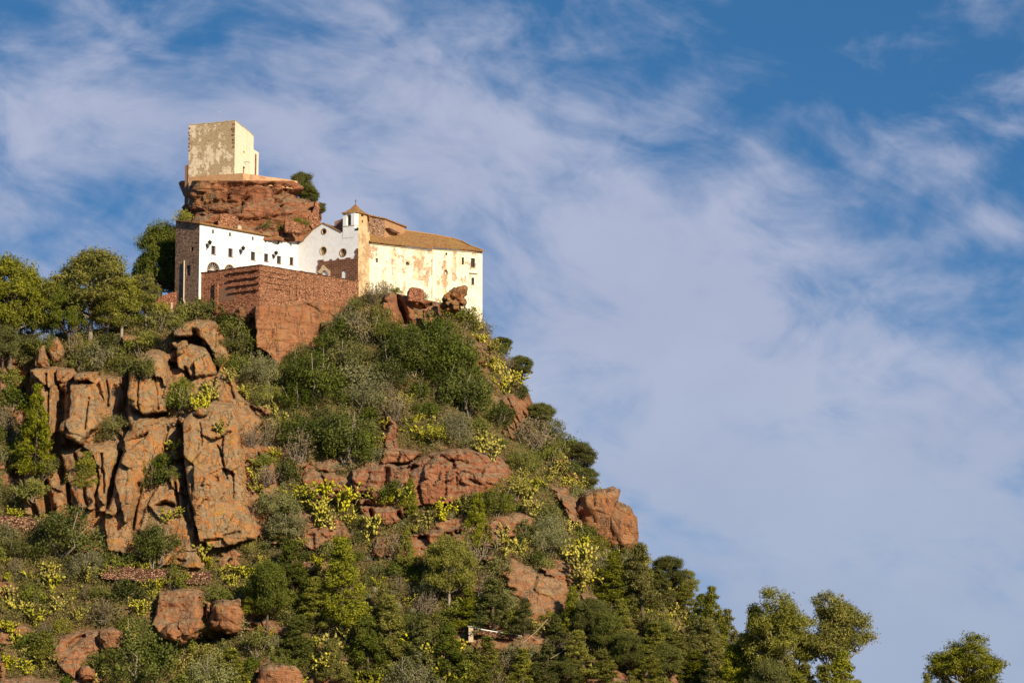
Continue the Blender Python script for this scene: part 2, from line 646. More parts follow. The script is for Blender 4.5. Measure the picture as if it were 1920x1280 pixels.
def leaf_material(name, dark, light, tint=0.0, trans=0.25):
    """foliage: two tones in clumps, a little of the light shining through; every plant varies a little"""
    m = bpy.data.materials.new(name)
    m.use_nodes = True
    g = NT(m.node_tree)
    b = m.node_tree.nodes['Principled BSDF']
    b.inputs['Roughness'].default_value = 0.65
    b.inputs['Specular IOR Level'].default_value = 0.25
    pos = g.n('ShaderNodeTexCoord').outputs['Object']
    rnd = g.n('ShaderNodeObjectInfo').outputs['Random']
    isl = g.n('ShaderNodeNewGeometry').outputs['Random Per Island']
    n = g.noise(pos, 0.9, 3.0, 0.6)
    f = g.math('ADD', g.math('MULTIPLY', g.ramp(n, 0.32, 0.68), 0.55), g.math('MULTIPLY', isl, 0.45))
    c = g.mix(f, dark, light)
    hsv = g.n('ShaderNodeHueSaturation')
    g.put(hsv.inputs['Hue'], g.math('ADD', 0.487, g.math('MULTIPLY', rnd, 0.026)))
    g.put(hsv.inputs['Saturation'], g.math('ADD', 0.88, g.math('MULTIPLY', rnd, 0.24)))
    r2 = g.math('FRACT', g.math('MULTIPLY', rnd, 7.31))
    g.put(hsv.inputs['Value'], g.math('ADD', 0.78, g.math('MULTIPLY', r2, 0.46)))
    g.put(hsv.inputs['Color'], c)
    col = hsv.outputs[0]
    g.put(b.inputs['Base Color'], col)
    tr = g.n('ShaderNodeBsdfTranslucent')
    g.put(tr.inputs[0], col)
    mx = g.n('ShaderNodeMixShader')
    mx.inputs[0].default_value = trans
    m.node_tree.links.new(b.outputs[0], mx.inputs[1])
    m.node_tree.links.new(tr.outputs[0], mx.inputs[2])
    m.node_tree.links.new(mx.outputs[0], m.node_tree.nodes['Material Output'].inputs[0])
    return m


def bark_material(name, ca, cb):
    m, g, b = new_mat(name, 0.9, 0.1)
    pos = g.n('ShaderNodeTexCoord').outputs['Object']
    n = g.noise(g.scale(pos, (3, 3, 0.7)), 1.5, 5.0, 0.65)
    g.put(b.inputs['Base Color'], g.mix(n, ca, cb))
    bump(g, b, n, 0.05, 0.8)
    return m


M = {}
M['hill'] = rock_material('hill_rock_and_soil', True)
M['rock'] = rock_material('sandstone', False)
M['whitewash'] = plaster_material('whitewash', (0.82, 0.80, 0.76), (0.72, 0.70, 0.66), ((0.5, 0.45, 0.4), (0.6, 0.55, 0.5), (0.70, 0.66, 0.60)), 0.12, 0.25)
M['facade'] = plaster_material('shade_greyed_whitewash', (0.80, 0.79, 0.80), (0.70, 0.69, 0.69), ((0.45, 0.4, 0.36), (0.55, 0.5, 0.45), (0.56, 0.54, 0.52)), 0.12, 0.35)  # whitewash like the wing's, its grazing light put into a greyer colour
M['cream'] = plaster_material('peeling_cream_plaster', (0.82, 0.755, 0.59), (0.72, 0.62, 0.44), ((0.30, 0.15, 0.085), (0.50, 0.32, 0.19), (0.56, 0.40, 0.21)), 0.44, 0.6, 0.75, soft=0.04)
M['bare'] = plaster_material('mostly_fallen_plaster', (0.72, 0.60, 0.42), (0.56, 0.40, 0.25), ((0.34, 0.19, 0.11), (0.50, 0.33, 0.20), (0.46, 0.30, 0.17)), 0.50, 0.5, 0.8, soft=0.05)
M['buttress'] = plaster_material('worn_tan_plaster', (0.62, 0.47, 0.28), (0.50, 0.35, 0.19), ((0.30, 0.15, 0.08), (0.48, 0.30, 0.17), (0.40, 0.24, 0.12)), 0.47, 0.5, 0.7, soft=0.05)
M['tower_grey'] = plaster_material('weathered_tower_render', (0.74, 0.60, 0.44), (0.54, 0.41, 0.27), ((0.30, 0.21, 0.115), (0.42, 0.30, 0.18), (0.32, 0.235, 0.14)), 0.52, 0.6, 0.6, soft=0.035)
M['tower_cream'] = plaster_material('tower_cream_render', (0.80, 0.73, 0.55), (0.72, 0.62, 0.43), ((0.40, 0.22, 0.11), (0.55, 0.36, 0.20), (0.60, 0.45, 0.26)), 0.33, 0.45)
M['belfry_tan'] = plaster_material('belfry_tan_stone', (0.58, 0.41, 0.22), (0.47, 0.31, 0.16), ((0.33, 0.19, 0.09), (0.45, 0.29, 0.15), (0.36, 0.22, 0.11)), 0.40, 0.4, 0.4)
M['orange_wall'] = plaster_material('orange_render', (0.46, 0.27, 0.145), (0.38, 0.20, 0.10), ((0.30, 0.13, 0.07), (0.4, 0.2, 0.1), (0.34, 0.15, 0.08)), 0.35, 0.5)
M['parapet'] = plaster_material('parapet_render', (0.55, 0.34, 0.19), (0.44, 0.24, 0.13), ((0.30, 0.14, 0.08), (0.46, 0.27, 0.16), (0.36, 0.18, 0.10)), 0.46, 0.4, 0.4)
M['rubble'] = rubble_material('red_rubble_masonry', (0.44, 0.155, 0.085), (0.64, 0.285, 0.165), (0.40, 0.18, 0.105), 3.4, 0.12)
M['rubble_pale'] = rubble_material('pale_rubble_masonry', (0.42, 0.165, 0.088), (0.62, 0.305, 0.17), (0.46, 0.225, 0.13), 3.4, 0.12)
M['rubble_dark'] = rubble_material('brown_rubble_masonry', (0.38, 0.215, 0.14), (0.60, 0.37, 0.25), (0.46, 0.29, 0.19), 3.2, 0.1)
M['dry_stone'] = rubble_material('dry_stone', (0.30, 0.14, 0.085), (0.50, 0.28, 0.18), (0.10, 0.05, 0.03), 2.4)
M['tile'] = tile_material('clay_roof_tiles')
M['ashlar'] = ashlar_material('brown_ashlar')
M['stone_trim'] = plain('cream_stone_trim', (0.52, 0.40, 0.26), 0.85, 0.2, 0, 0.25)
M['brown_trim'] = plain('brown_stone_trim', (0.25, 0.13, 0.08), 0.85, 0.2, 0, 0.3)
M['frame'] = plain('dark_wood_frame', (0.13, 0.062, 0.035), 0.6, 0.3, 0, 0.3)
M['door'] = plain('oxblood_door_paint', (0.10, 0.022, 0.018), 0.6, 0.3, 0, 0.3)
M['glass'] = plain('dark_glass', (0.015, 0.018, 0.022), 0.15, 0.5)
M['dark'] = plain('unlit_interior', (0.03, 0.022, 0.018), 0.9, 0.1)
M['iron'] = plain('black_iron', (0.025, 0.025, 0.027), 0.55, 0.4)
M['steel'] = plain('pale_steel', (0.45, 0.46, 0.48), 0.45, 0.5, 0.6)
M['pvc'] = plain('pale_pipe', (0.62, 0.52, 0.40), 0.6, 0.3, 0, 0.15)
M['white_paint'] = plain('white_paint', (0.78, 0.77, 0.74), 0.7, 0.3, 0, 0.08)
M['pole'] = plain('bleached_wood', (0.32, 0.24, 0.15), 0.8, 0.2, 0, 0.3)
M['bark_pale'] = bark_material('pale_pine_bark', (0.20, 0.155, 0.12), (0.42, 0.35, 0.28))
M['bark_dark'] = bark_material('dark_bark', (0.075, 0.05, 0.035), (0.17, 0.12, 0.085))
M['twig'] = bark_material('grey_twigs', (0.16, 0.125, 0.095), (0.33, 0.27, 0.21))
M['ground'] = plain('dry_plain', (0.12, 0.10, 0.05), 0.95, 0.1, 0, 0.4)
# ------------------------------------------------------------------ ground sheet out to the horizon
gv, gf = [], []
for i, r in enumerate((0, 200, 500, 900, 2000, 5000, 14000, 30000)):
    if r == 0:
        gv.append((0, 600, -3.0))
        continue
    for k in range(48):
        a = 2 * math.pi * k / 48
        gv.append((r * math.cos(a), 600 + r * math.sin(a), -3.0))
for k in range(48):
    gf.append((0, 1 + k, 1 + (k + 1) % 48))
for i in range(6):
    for k in range(48):
        a, b = 1 + i * 48, 1 + (i + 1) * 48
        gf.append((a + k, b + k, b + (k + 1) % 48, a + (k + 1) % 48))
tag(mesh_obj('ground', gv, gf, M['ground']), kind='structure')

# ------------------------------------------------------------------ the hill: one sheet wrapped round the front and the right flank
XS_T = [(560, 893), (600, 903), (645, 925), (690, 962), (740, 992), (790, 1012), (850, 1062), (900, 1090), (950, 1118), (1000, 1160),
        (1060, 1215), (1120, 1272), (1180, 1325), (1240, 1365), (1300, 1405)]
CREST_T = [(-500, 700), (-60, 652), (0, 648), (90, 640), (165, 622), (230, 606), (280, 592), (330, 582), (412, 577), (455, 574), (490, 574),
           (540, 571), (600, 567), (650, 562), (690, 552), (735, 548), (770, 556), (800, 562), (835, 570), (875, 588), (905, 598), (3000, 598)]
YF_T = [(540, 634), (600, 631), (700, 624), (800, 616), (950, 605), (1100, 595), (1300, 580)]


def tab(T, x):
    a = np.array(T, float)
    return np.interp(x, a[:, 0], a[:, 1])


NA, NB, NR = 430, 210, 350            # straight columns, columns round the flank, rows
WR, DP = 270.0, 36.0                  # flank radius in pixels, and its depth in metres
tt = np.linspace(0, 1, NR)
pyR = 1300 - 700 * tt
xs = tab(XS_T, pyR)
far_cols = np.linspace(-560, -50, 18)[:-1]
NC = len(far_cols) + NA + NB
PX = np.zeros((NR, NC))
DY = np.zeros((NR, NC))
th = np.linspace(0, R(118), NB + 1)[1:]
for r in range(NR):
    s0 = xs[r] - WR
    PX[r, :len(far_cols)] = far_cols
    PX[r, len(far_cols):len(far_cols) + NA] = np.linspace(-50, s0, NA)
    PX[r, len(far_cols) + NA:] = s0 + WR * np.sin(th)
    DY[r, len(far_cols) + NA:] = DP * (1 - np.cos(th))
PY = 1300 + tt[:, None] * (tab(CREST_T, PX) - 1300)
Y0 = tab(YF_T, PY) + DY
# broad swellings of the slope
flat = lambda a: a.reshape(-1)
px, py, y0 = flat(PX), flat(PY), flat(Y0)
P0 = at(px, py, y0)

wx = px + 5 * perlin(np.stack([px / 38, py / 38, px * 0 + 3.1], -1)) + 3 * perlin(np.stack([px / 11, py / 11, px * 0 + 8.1], -1))
wy = py + 5 * perlin(np.stack([px / 38, py / 38, px * 0 + 23.1], -1)) + 3 * perlin(np.stack([px / 11, py / 11, px * 0 + 28.1], -1))

# (outline in photo pixels, forward bulge at the top, at the foot, edge softness, tone 0 red .. 1 tan, sideways tilt in m per 100 px)
ROCKS = [
    # the left cliff as a mass
    ([(55, 690), (110, 688), (150, 700), (236, 704), (330, 690), (412, 700), (442, 742), (497, 790), (482, 860), (523, 878), (521, 935), (486, 1012), (405, 1028),
      (381, 1068), (296, 1062), (240, 1042), (180, 1014), (124, 962), (80, 972), (45, 965), (40, 900), (60, 800)], 3.6, 0.6, 9, 0.75, 0),
    ([(0, 690), (22, 684), (36, 690), (26, 730), (12, 760), (0, 775)], 2.0, 0.5, 8, 0.4, 1),
    ([(63, 694), (84, 688), (107, 690), (113, 736), (114, 765), (112, 800), (100, 840), (88, 815), (86, 770), (80, 728), (66, 715)], 7.4, 6.0, 5, 0.9, -3.0),
    ([(110, 690), (137, 688), (144, 702), (140, 712), (128, 718), (113, 715)], 5.6, 5.0, 4, 0.6, 0),
    ([(126, 716), (139, 716), (137, 735), (122, 742)], 4.8, 4.0, 4, 0.4, 0),
    ([(144, 700), (160, 696), (184, 697), (183, 717), (162, 712), (150, 714)], 9.8, 9.0, 4, 1.0, 0),
    ([(142, 718), (182, 719), (184, 736), (198, 750), (201, 768), (198, 792), (176, 812), (160, 833), (120, 808), (124, 790), (140, 782), (143, 750)], 9.8, 8.4, 4, 1.0, -3.0),
    ([(190, 711), (212, 705), (234, 706), (236, 725), (222, 757), (204, 760), (192, 740)], 4.2, 3.6, 6, 0.85, -5.0),
    ([(250, 697), (262, 690), (262, 673), (275, 664), (300, 660), (317, 669), (324, 703), (320, 745), (317, 773), (302, 774), (276, 776), (249, 757)], 11.0, 9.5, 6, 1.0, -2.5),
    ([(272, 668), (282, 658), (302, 656), (314, 665), (316, 672)], 9.5, 9.5, 5, 1.0, 0),
    ([(249, 760), (270, 760), (300, 778), (330, 790), (338, 805), (336, 835), (300, 856), (285, 875), (268, 912), (254, 968), (240, 985), (228, 930), (218, 892), (232, 845), (244, 800)], 6.0, 5.0, 6, 0.9, -4.5),
    ([(335, 655), (359, 643), (391, 649), (400, 666), (410, 685), (410, 704), (363, 706), (338, 690)], 6.9, 5.8, 7, 1.0, -3.0),
    ([(326, 618), (345, 606), (372, 598), (403, 602), (417, 612), (428, 640), (434, 660), (436, 690), (452, 738), (494, 792), (447, 760), (405, 752), (404, 712), (412, 690),
      (400, 655), (384, 638), (366, 632), (330, 634)], 6.2, 4.0, 7, 0.9, -3.0),
    ([(322, 640), (352, 638), (356, 650), (338, 656), (326, 650)], 4.6, 4.2, 4, 1.0, 0),
    ([(353, 781), (369, 768), (384, 772), (404, 751), (447, 757), (458, 800), (457, 838), (462, 870), (469, 950), (487, 1008), (440, 1020), (405, 1027), (378, 1012), (371, 976),
      (356, 912), (351, 856)], 11.0, 5.6, 5, 0.95, -2.5),
    ([(157, 834), (190, 830), (226, 832), (229, 852), (212, 894), (203, 950), (190, 928), (185, 864), (170, 842)], 6.2, 5.0, 5, 1.0, -3.5),
    ([(116, 842), (150, 835), (182, 856), (187, 915), (181, 955), (150, 950), (132, 905), (124, 880)], 5.4, 4.0, 6, 0.7, 5.0),
    ([(49, 894), (78, 897), (83, 930), (81, 966), (66, 960), (52, 935)], 4.6, 3.6, 5, 0.6, -3),
    ([(96, 910), (128, 905), (131, 950), (128, 972), (108, 968)], 4.4, 3.4, 5, 0.7, 0),
    ([(218, 902), (232, 915), (242, 960), (250, 990), (242, 1040), (206, 1028), (198, 984), (203, 952)], 4.6, 3.2, 6, 0.75, -4.0),
    ([(318, 880), (348, 868), (352, 905), (368, 980), (376, 1015), (381, 1064), (296, 1058), (296, 1040), (262, 990), (282, 935)], 4.4, 3.4, 5, 0.95, 0.5),
    ([(487, 862), (505, 858), (521, 878), (521, 931), (500, 940), (487, 912)], 3.8, 2.8, 5, 0.5, -1.0),
    # long red band
    ([(660, 880), (700, 872), (727, 868), (760, 872), (776, 866), (806, 850), (859, 840), (905, 848), (938, 857), (953, 873), (962, 920), (930, 924), (900, 926), (844, 944),
      (800, 946), (780, 950), (742, 956), (678, 944), (664, 920)], 5.6, 2.2, 6, 0.0, 0),
    ([(716, 780), (732, 775), (746, 800), (744, 838), (734, 870), (706, 872), (722, 840)], 2.6, 1.6, 6, 0.0, 0),
    ([(718, 838), (760, 842), (790, 848), (770, 866), (712, 868)], 3.6, 3.0, 5, 0.1, 0),
    ([(675, 946), (757, 950), (760, 972), (735, 984), (700, 982), (680, 970)], 3.2, 1.6, 5, 0.0, 0),
    ([(911, 980), (937, 964), (975, 960), (1003, 962), (996, 1000), (955, 1006), (911, 1003)], 3.4, 1.6, 5, 0.1, 0),
    ([(738, 1003), (800, 996), (870, 984), (874, 1015), (845, 1036), (810, 1052), (750, 1042), (694, 1042), (703, 1012)], 3.2, 1.0, 7, 0.05, 0),
    ([(600, 888), (630, 884), (642, 922), (616, 918)], 2.2, 1.2, 6, 0.1, 0),
    ([(540, 860), (575, 862), (612, 905), (640, 944), (600, 935), (570, 910)], 1.6, 0.8, 8, 0.15, 0),
    # bare brown slope and its neighbours
    ([(930, 1064), (960, 1046), (1012, 1074), (1069, 1085), (1063, 1130), (1030, 1166), (990, 1170), (978, 1130), (958, 1100)], 1.8, 0.8, 14, 0.35, 0),
    ([(1087, 1111), (1121, 1115), (1117, 1134), (1091, 1130)], 2.2, 1.4, 6, 0.2, 0),
    ([(1165, 1145), (1190, 1150), (1222, 1180), (1240, 1200), (1190, 1200), (1170, 1175)], 1.4, 0.6, 7, 0.35, 0),
    ([(1284, 1135), (1312, 1128), (1322, 1150), (1310, 1185), (1290, 1180)], 3.0, 2.2, 5, 0.4, 0),
    ([(1238, 1255), (1275, 1250), (1300, 1270), (1290, 1290), (1245, 1290)], 1.6, 1.0, 6, 0.3, 0),
    # right flank outcrops
    ([(1050, 928), (1104, 922), (1112, 950), (1108, 975), (1085, 985), (1061, 968)], 4.6, 3.0, 6, 0.25, 0),
    ([(1031, 845), (1050, 840), (1084, 867), (1092, 900), (1069, 898), (1042, 870)], 3.8, 2.6, 6, 0.3, 0),
    ([(877, 646), (904, 642), (926, 674), (922, 694), (902, 696), (881, 686)], 4.2, 2.4, 6, 0.1, 0),
    ([(934, 746), (960, 735), (990, 730), (1004, 758), (985, 780), (970, 806), (952, 768)], 4.4, 2.6, 7, 0.15, 0),
    ([(950, 770), (964, 790), (966, 820), (958, 824), (946, 795)], 2.4, 1.8, 5, 0.6, 0),
    # under the church wall
    ([(722, 553), (738, 545), (770, 550), (809, 560), (826, 572), (824, 598), (797, 598), (786, 614), (752, 612), (708, 604)], 3.6, 1.6, 7, 0.15, 0),
    # low outcrops
    ([(300, 1110), (340, 1100), (392, 1108), (402, 1128), (394, 1160), (371, 1186), (337, 1204), (309, 1196), (289, 1166)], 3.6, 3.2, 7, 0.35, 0),
    ([(97, 1224), (120, 1190), (180, 1178), (215, 1178), (234, 1205), (187, 1231), (157, 1250), (142, 1274), (116, 1250)], 3.0, 1.8, 6, 0.2, 0),
    ([(0, 1220), (13, 1250), (11, 1268), (0, 1268)], 2.4, 1.8, 5, 0.2, 0),
    ([(581, 1098), (607, 1100), (615, 1115), (585, 1112)], 1.8, 1.4, 5, 0.4, 0),
    ([(400, 1045), (440, 1040), (450, 1060), (420, 1072)], 1.6, 1.0, 6, 0.4, 0),
    ([(230, 634), (262, 628), (270, 640), (240, 644)], 2.4, 2.0, 4, 0.8, 0),
    ([(412, 578), (448, 570), (480, 590), (487, 625), (470, 620), (440, 596)], 2.6, 1.8, 6, 0.4, 0),
]
# dark joints and hollows: polyline, depth in metres, half width in pixels
GROOVES = [
    ([(30, 700), (40, 760), (25, 830), (30, 930)], 4.0, 18), ([(117, 740), (112, 800), (106, 850), (118, 900)], 3.5, 8),
    ([(122, 815), (150, 836), (120, 838)], 3.0, 7), ([(245, 700), (240, 740), (232, 775), (244, 800)], 3.0, 8),
    ([(270, 697), (270, 770)], 1.2, 2.0), ([(249, 758), (276, 778), (316, 778)], 2.4, 4), ([(233, 846), (222, 875), (214, 910), (206, 950)], 2.6, 4),
    ([(266, 905), (254, 960), (250, 990)], 2.4, 3.5), ([(340, 800), (342, 850), (352, 900), (358, 940)], 3.0, 6), ([(332, 905), (336, 950), (340, 965)], 2.4, 3),
    ([(345, 915), (352, 960), (362, 985)], 2.4, 3.5), ([(357, 920), (370, 960)], 1.8, 3), ([(298, 948), (312, 941), (326, 946)], 3.0, 5),
    ([(325, 652), (345, 640), (366, 640)], 0.7, 3), ([(368, 622), (374, 645)], 2.8, 6), ([(352, 690), (356, 708)], 2.0, 3),
    ([(86, 905), (90, 965)], 3.2, 6), ([(62, 930), (72, 962)], 2.6, 6), ([(129, 910), (132, 958)], 2.6, 4), ([(415, 833), (424, 850), (430, 895)], 0.9, 2),
    ([(424, 1000), (452, 995)], 0.9, 2.5), ([(372, 985), (372, 1020)], 1.5, 3), ([(204, 712), (206, 760)], 1.4, 2), ([(176, 745), (172, 800)], 1.2, 2), ([(95, 700), (98, 760), (94, 820)], 1.6, 2.5), ([(318, 800), (312, 845)], 1.2, 2), ([(385, 790), (387, 830)], 0.8, 1.6), ([(440, 880), (443, 930)], 0.8, 1.6), ([(196, 850), (200, 920)], 1.6, 3), ([(145, 850), (160, 900), (166, 950)], 2.2, 4), ([(425, 690), (440, 745)], 1.4, 3), ([(300, 700), (304, 765)], 0.8, 2), ([(107, 692), (112, 735)], 2.0, 3),
    ([(776, 868), (769, 890), (764, 915)], 0.9, 3), ([(727, 880), (724, 905)], 2.4, 6), ([(838, 882), (836, 918), (832, 930)], 0.6, 2.5), ([(826, 868), (850, 862), (876, 866)], 0.7, 3),
    ([(880, 898), (900, 904)], 0.8, 3), ([(855, 884), (857, 915)], 0.5, 2), ([(676, 930), (690, 928)], 2.6, 6), ([(694, 958), (700, 975)], 2.2, 4), ([(748, 962), (756, 975)], 2.4, 5),
    ([(785, 1006), (800, 1004)], 2.0, 4), ([(836, 1000), (846, 1000)], 2.4, 4), ([(856, 996), (864, 996)], 2.4, 4), ([(856, 1022), (864, 1022)], 2.4, 5),
    ([(740, 545), (752, 575), (762, 604)], 3.6, 6), ([(775, 575), (790, 580), (806, 572)], 2.2, 4), ([(752, 606), (768, 604)], 2.6, 4),
    ([(1086, 968), (1096, 968)], 3.0, 6), ([(1070, 860), (1080, 882)], 1.6, 4), ([(715, 770), (725, 790), (722, 810)], 1.8, 5), ([(884, 690), (896, 684), (915, 690)], 1.8, 5),
    ([(1304, 1140), (1308, 1180)], 3.0, 7), ([(130, 1210), (160, 1190)], 1.6, 4), ([(185, 1180), (192, 1228)], 1.2, 3), ([(322, 1212), (360, 1214), (425, 1194)], 4.0, 12),
    ([(386, 1134), (384, 1165), (374, 1186)], 2.4, 4),
]
vfrac = np.zeros(len(px))
bulge = np.zeros(len(px))
tone = np.full(len(px), 0.3)
rock = np.zeros(len(px))
rough = np.ones(len(px))
for poly, ht, hb, w, tn, tilt in ROCKS:
    q = np.asarray(poly, float)
    x0, x1, ya, yb = q[:, 0].min() - 14, q[:, 0].max() + 14, q[:, 1].min() - 14, q[:, 1].max() + 14
    sel = np.where((wx > x0) & (wx < x1) & (wy > ya) & (wy < yb))[0]
    if not len(sel):
        continue
    d = poly_dist(0.35 * px[sel] + 0.65 * wx[sel], 0.35 * py[sel] + 0.65 * wy[sel], poly)
    vf = np.clip((q[:, 1].max() - wy[sel]) / (q[:, 1].max() - q[:, 1].min()), 0, 1)
    h = (hb + (ht - hb) * vf + tilt * (wx[sel] - q[:, 0].mean()) / 100 * 1.0)
    prof = sstep(-1.0, 0.55 * w, d) * (0.90 + 0.10 * sstep(0, w * 4.0, d))
    hh = h * prof
    rk = sstep(-3, 2, d)
    up = hh > bulge[sel]
    bulge[sel] = np.where(up, hh, bulge[sel])
    if w == 14:
        rough[sel] = np.where(d > 0, 0.3, rough[sel])
    t_new = np.where(up & (d > -2), tn, tone[sel])
    tone[sel] = t_new
    rock[sel] = np.maximum(rock[sel], rk)
# cliff mass wraps its dark gullies too
# ledges that break through the earth of the slope here and there
oc = sstep(0.26, 0.38, fbm(P0 * np.array([0.075, 0.075, 0.15]) + 55, 4, 0.55)) * sstep(600, 660, py)
oc *= 1 - sstep(-20, 40, poly_dist(px, py, [(520, 640), (620, 600), (905, 600), (935, 760), (885, 800), (690, 860), (560, 880)]))
bulge = np.maximum(bulge, 1.3 * oc)
tone = np.where((oc > 0.3) & (rock < 0.3), 0.15, tone)
rock = np.maximum(rock, oc)
groove = np.zeros(len(px))
for pts, dep, w in GROOVES:
    q = np.asarray(pts, float)
    m3 = 3 * w + 4
    sel = np.where((wx > q[:, 0].min() - m3) & (wx < q[:, 0].max() + m3) & (wy > q[:, 1].min() - m3) & (wy < q[:, 1].max() + m3))[0]
    if len(sel):
        d = line_dist(0.6 * px[sel] + 0.4 * wx[sel], 0.6 * py[sel] + 0.4 * wy[sel], pts)
        groove[sel] = np.maximum(groove[sel], 1.3 * dep * np.exp(-(d / w) ** 2))
rr = groove - bulge

# rock texture in relief: beds, blocks and weathering; softer lumps on the earth slopes
strata_p = np.stack([P0[:, 0] * 0.05, P0[:, 1] * 0.05, P0[:, 2] * 0.55], -1)
beds = fbm(strata_p + 5, 3, 0.55, True)
lumps = fbm(P0 * 0.16, 4, 0.5)
fine = fbm(P0 * 0.7, 3, 0.55, True)
wv = np.stack([lumps, lumps, lumps * 0], -1)
edge_, val_, tilt_ = cells(P0 * np.array([0.20, 0.20, 0.06]) + 0.10 * wv)
blocks = (val_ - 0.5) * 2.0 + 3.0 * tilt_ - 0.55 * (1 - sstep(0, 0.035, edge_)) * sstep(-0.1, 0.3, lumps)
edge2, val2, tilt2 = cells(P0 * np.array([0.48, 0.48, 0.20]) + 0.08 * wv + 31.0)
blocks2 = (val2 - 0.5) * 1.1 + 1.7 * tilt2 - 0.25 * (1 - sstep(0, 0.045, edge2)) * sstep(0.0, 0.4, fine)
edge3, val3, tilt3 = cells(P0 * np.array([1.1, 1.1, 1.3]) + 0.2 * wv + 61.0)
blocks3 = (val3 - 0.5) * 0.3 + 0.8 * tilt3
jv = np.abs(perlin(P0 * np.array([0.26, 0.26, 0.05]) + 0.25 * wv + 77))
jh = np.abs(perlin(P0 * np.array([0.05, 0.05, 0.36]) + 0.25 * wv + 97))
joints = 0.9 * (1 - sstep(0, 0.05, jv)) * sstep(-0.1, 0.25, perlin(P0 * 0.11 + 3)) + 0.6 * (1 - sstep(0, 0.05, jh)) * sstep(-0.1, 0.25, perlin(P0 * 0.12 + 13))
grit = fbm(P0 * 1.7 + 5, 3, 0.6)
calm = np.clip(0.45 + 0.9 * fbm(P0 * 0.09 + 40, 2), 0.15, 1.0)          # broad clean faces beside broken ground
upr = np.clip(tone, 0, 1)                                              # the tan cliff breaks upright, the red beds break level
rr += rock * rough * (0.18 * joints - 0.10 * grit - (0.50 - 0.46 * upr) * beds - 0.08 * lumps - 0.06 * fine - (0.60 + 0.25 * upr) * blocks * (0.6 + 0.4 * calm) - (0.75 - 0.30 * upr) * blocks2 * calm - (0.40 - 0.15 * upr) * blocks3 * calm)
rr += (1 - rock) * (-1.5 * lumps - 0.25 * fine)

# the sheer rock face straight under the terrace wall (its plane carries the wall's plane down)
TERR = [(480, 560), (500, 560), (540, 556), (590, 552), (640, 551), (660, 556), (654, 580), (628, 602), (604, 606), (612, 632), (594, 652), (569, 646), (546, 662), (522, 688), (500, 660), (483, 652)]
dT = poly_dist(wx, wy, TERR)
mT = sstep(-2, 3, dT)
yT = 623.2 + (px - 487) * (15.6 / 184.0) * 1.0 - (py - 570) * 0.016
yT = np.where(px < 487, 623.2 + (487 - px) * 0.07 - (py - 570) * 0.016, yT)
rT = (yT - y0) - 0.20 * beds - 0.35 * lumps - 0.22 * blocks2 - 0.2 * blocks - 0.10 * grit + 0.25 * joints + 0.5
rr = rr * (1 - mT) + rT * mT
rock = np.maximum(rock, mT)
tone = np.where(mT > 0.4, 0.22, tone)
# keep the hill back where the lower walls of the buildings stand on it
fade = sstep(-50, 0, px)
rr = rr * np.where(px < 0, 0.5, 1.0)

vdir = np.array([0.0, 1.0, 0.17])
HP = P0 + rr[:, None] * vdir
HP = HP.reshape(NR, NC, 3)
rockG, toneG = rock.reshape(NR, NC), tone.reshape(NR, NC)

# skirt down to the plain, with a shoulder running out to the right, and the flat top and back behind the crest
low = []
srow = HP[0]
sx = np.linspace(0, 1, NC)
for q in (0.03, 0.07, 0.12, 0.18, 0.26, 0.36, 0.5, 0.7, 1.0):
    b_ = P0.reshape(NR, NC, 3)[0].copy()
    side = sstep(0.35, 1.0, sx)
    b_[:, 0] += 96 * q ** 0.42 * side
    b_[:, 1] -= 62 * q * (1 - 0.35 * side)
    b_[:, 2] = b_[:, 2] * (1 - q) + (-4.0) * q
    b_ += (1.2 * fbm(b_ * 0.12, 3))[:, None] * np.array([0, -1, 0.4])
    low.append(b_)
top = []
crow = HP[-1]
for q in (2.0, 5.0, 10.0, 18.0, 30.0, 50.0, 90.0, 150.0):
    t_ = crow.copy()
    t_[:, 1] = np.maximum(t_[:, 1], 630) + q
    drop = 0.0 if q <= 50 else (q - 50) * 1.25
    t_[:, 2] -= drop + 0.4 + 0.015 * q
    top.append(t_)
rows = list(reversed(low)) + [HP[r] for r in range(NR)] + top
GRID = np.stack(rows)
NRT = len(rows)
pad = lambda G_, v_: np.concatenate([np.full((len(low), NC), v_), G_, np.full((len(top), NC), v_)])
rockT, toneT = pad(rockG, 0.0), pad(toneG, 0.3)
idx = np.arange(NRT * NC).reshape(NRT, NC)
F = np.stack([idx[:-1, :-1], idx[:-1, 1:], idx[1:, 1:], idx[1:, :-1]], -1).reshape(-1, 4)
me = np_mesh('hill', GRID.reshape(-1, 3), F, True)
for nm, arr in (('rock', rockT), ('tone', toneT)):
    at_ = me.attributes.new(nm, 'FLOAT', 'POINT')
    at_.data.foreach_set('value', arr.astype(np.float32).ravel())
me.materials.append(M['hill'])
tag(link('hill', me), kind='structure')

# what is seen of the hill at each photo pixel (2 px cells): nearest vertex wins
HV = GRID.reshape(-1, 3)
HR = rockT.ravel()
hx, hy = project(HV)
MAPW, MAPH = 1100, 760
smap = np.full((MAPH, MAPW), -1, np.int64)
order = np.argsort(-HV[:, 1])
ix = np.clip(((hx[order] + 100) / 2).astype(int), 0, MAPW - 1)
iy = np.clip(((hy[order]) / 2).astype(int), 0, MAPH - 1)
okm = (hx[order] > -100) & (hx[order] < 2090) & (hy[order] > 0) & (hy[order] < 1515)
smap[iy[okm], ix[okm]] = order[okm]


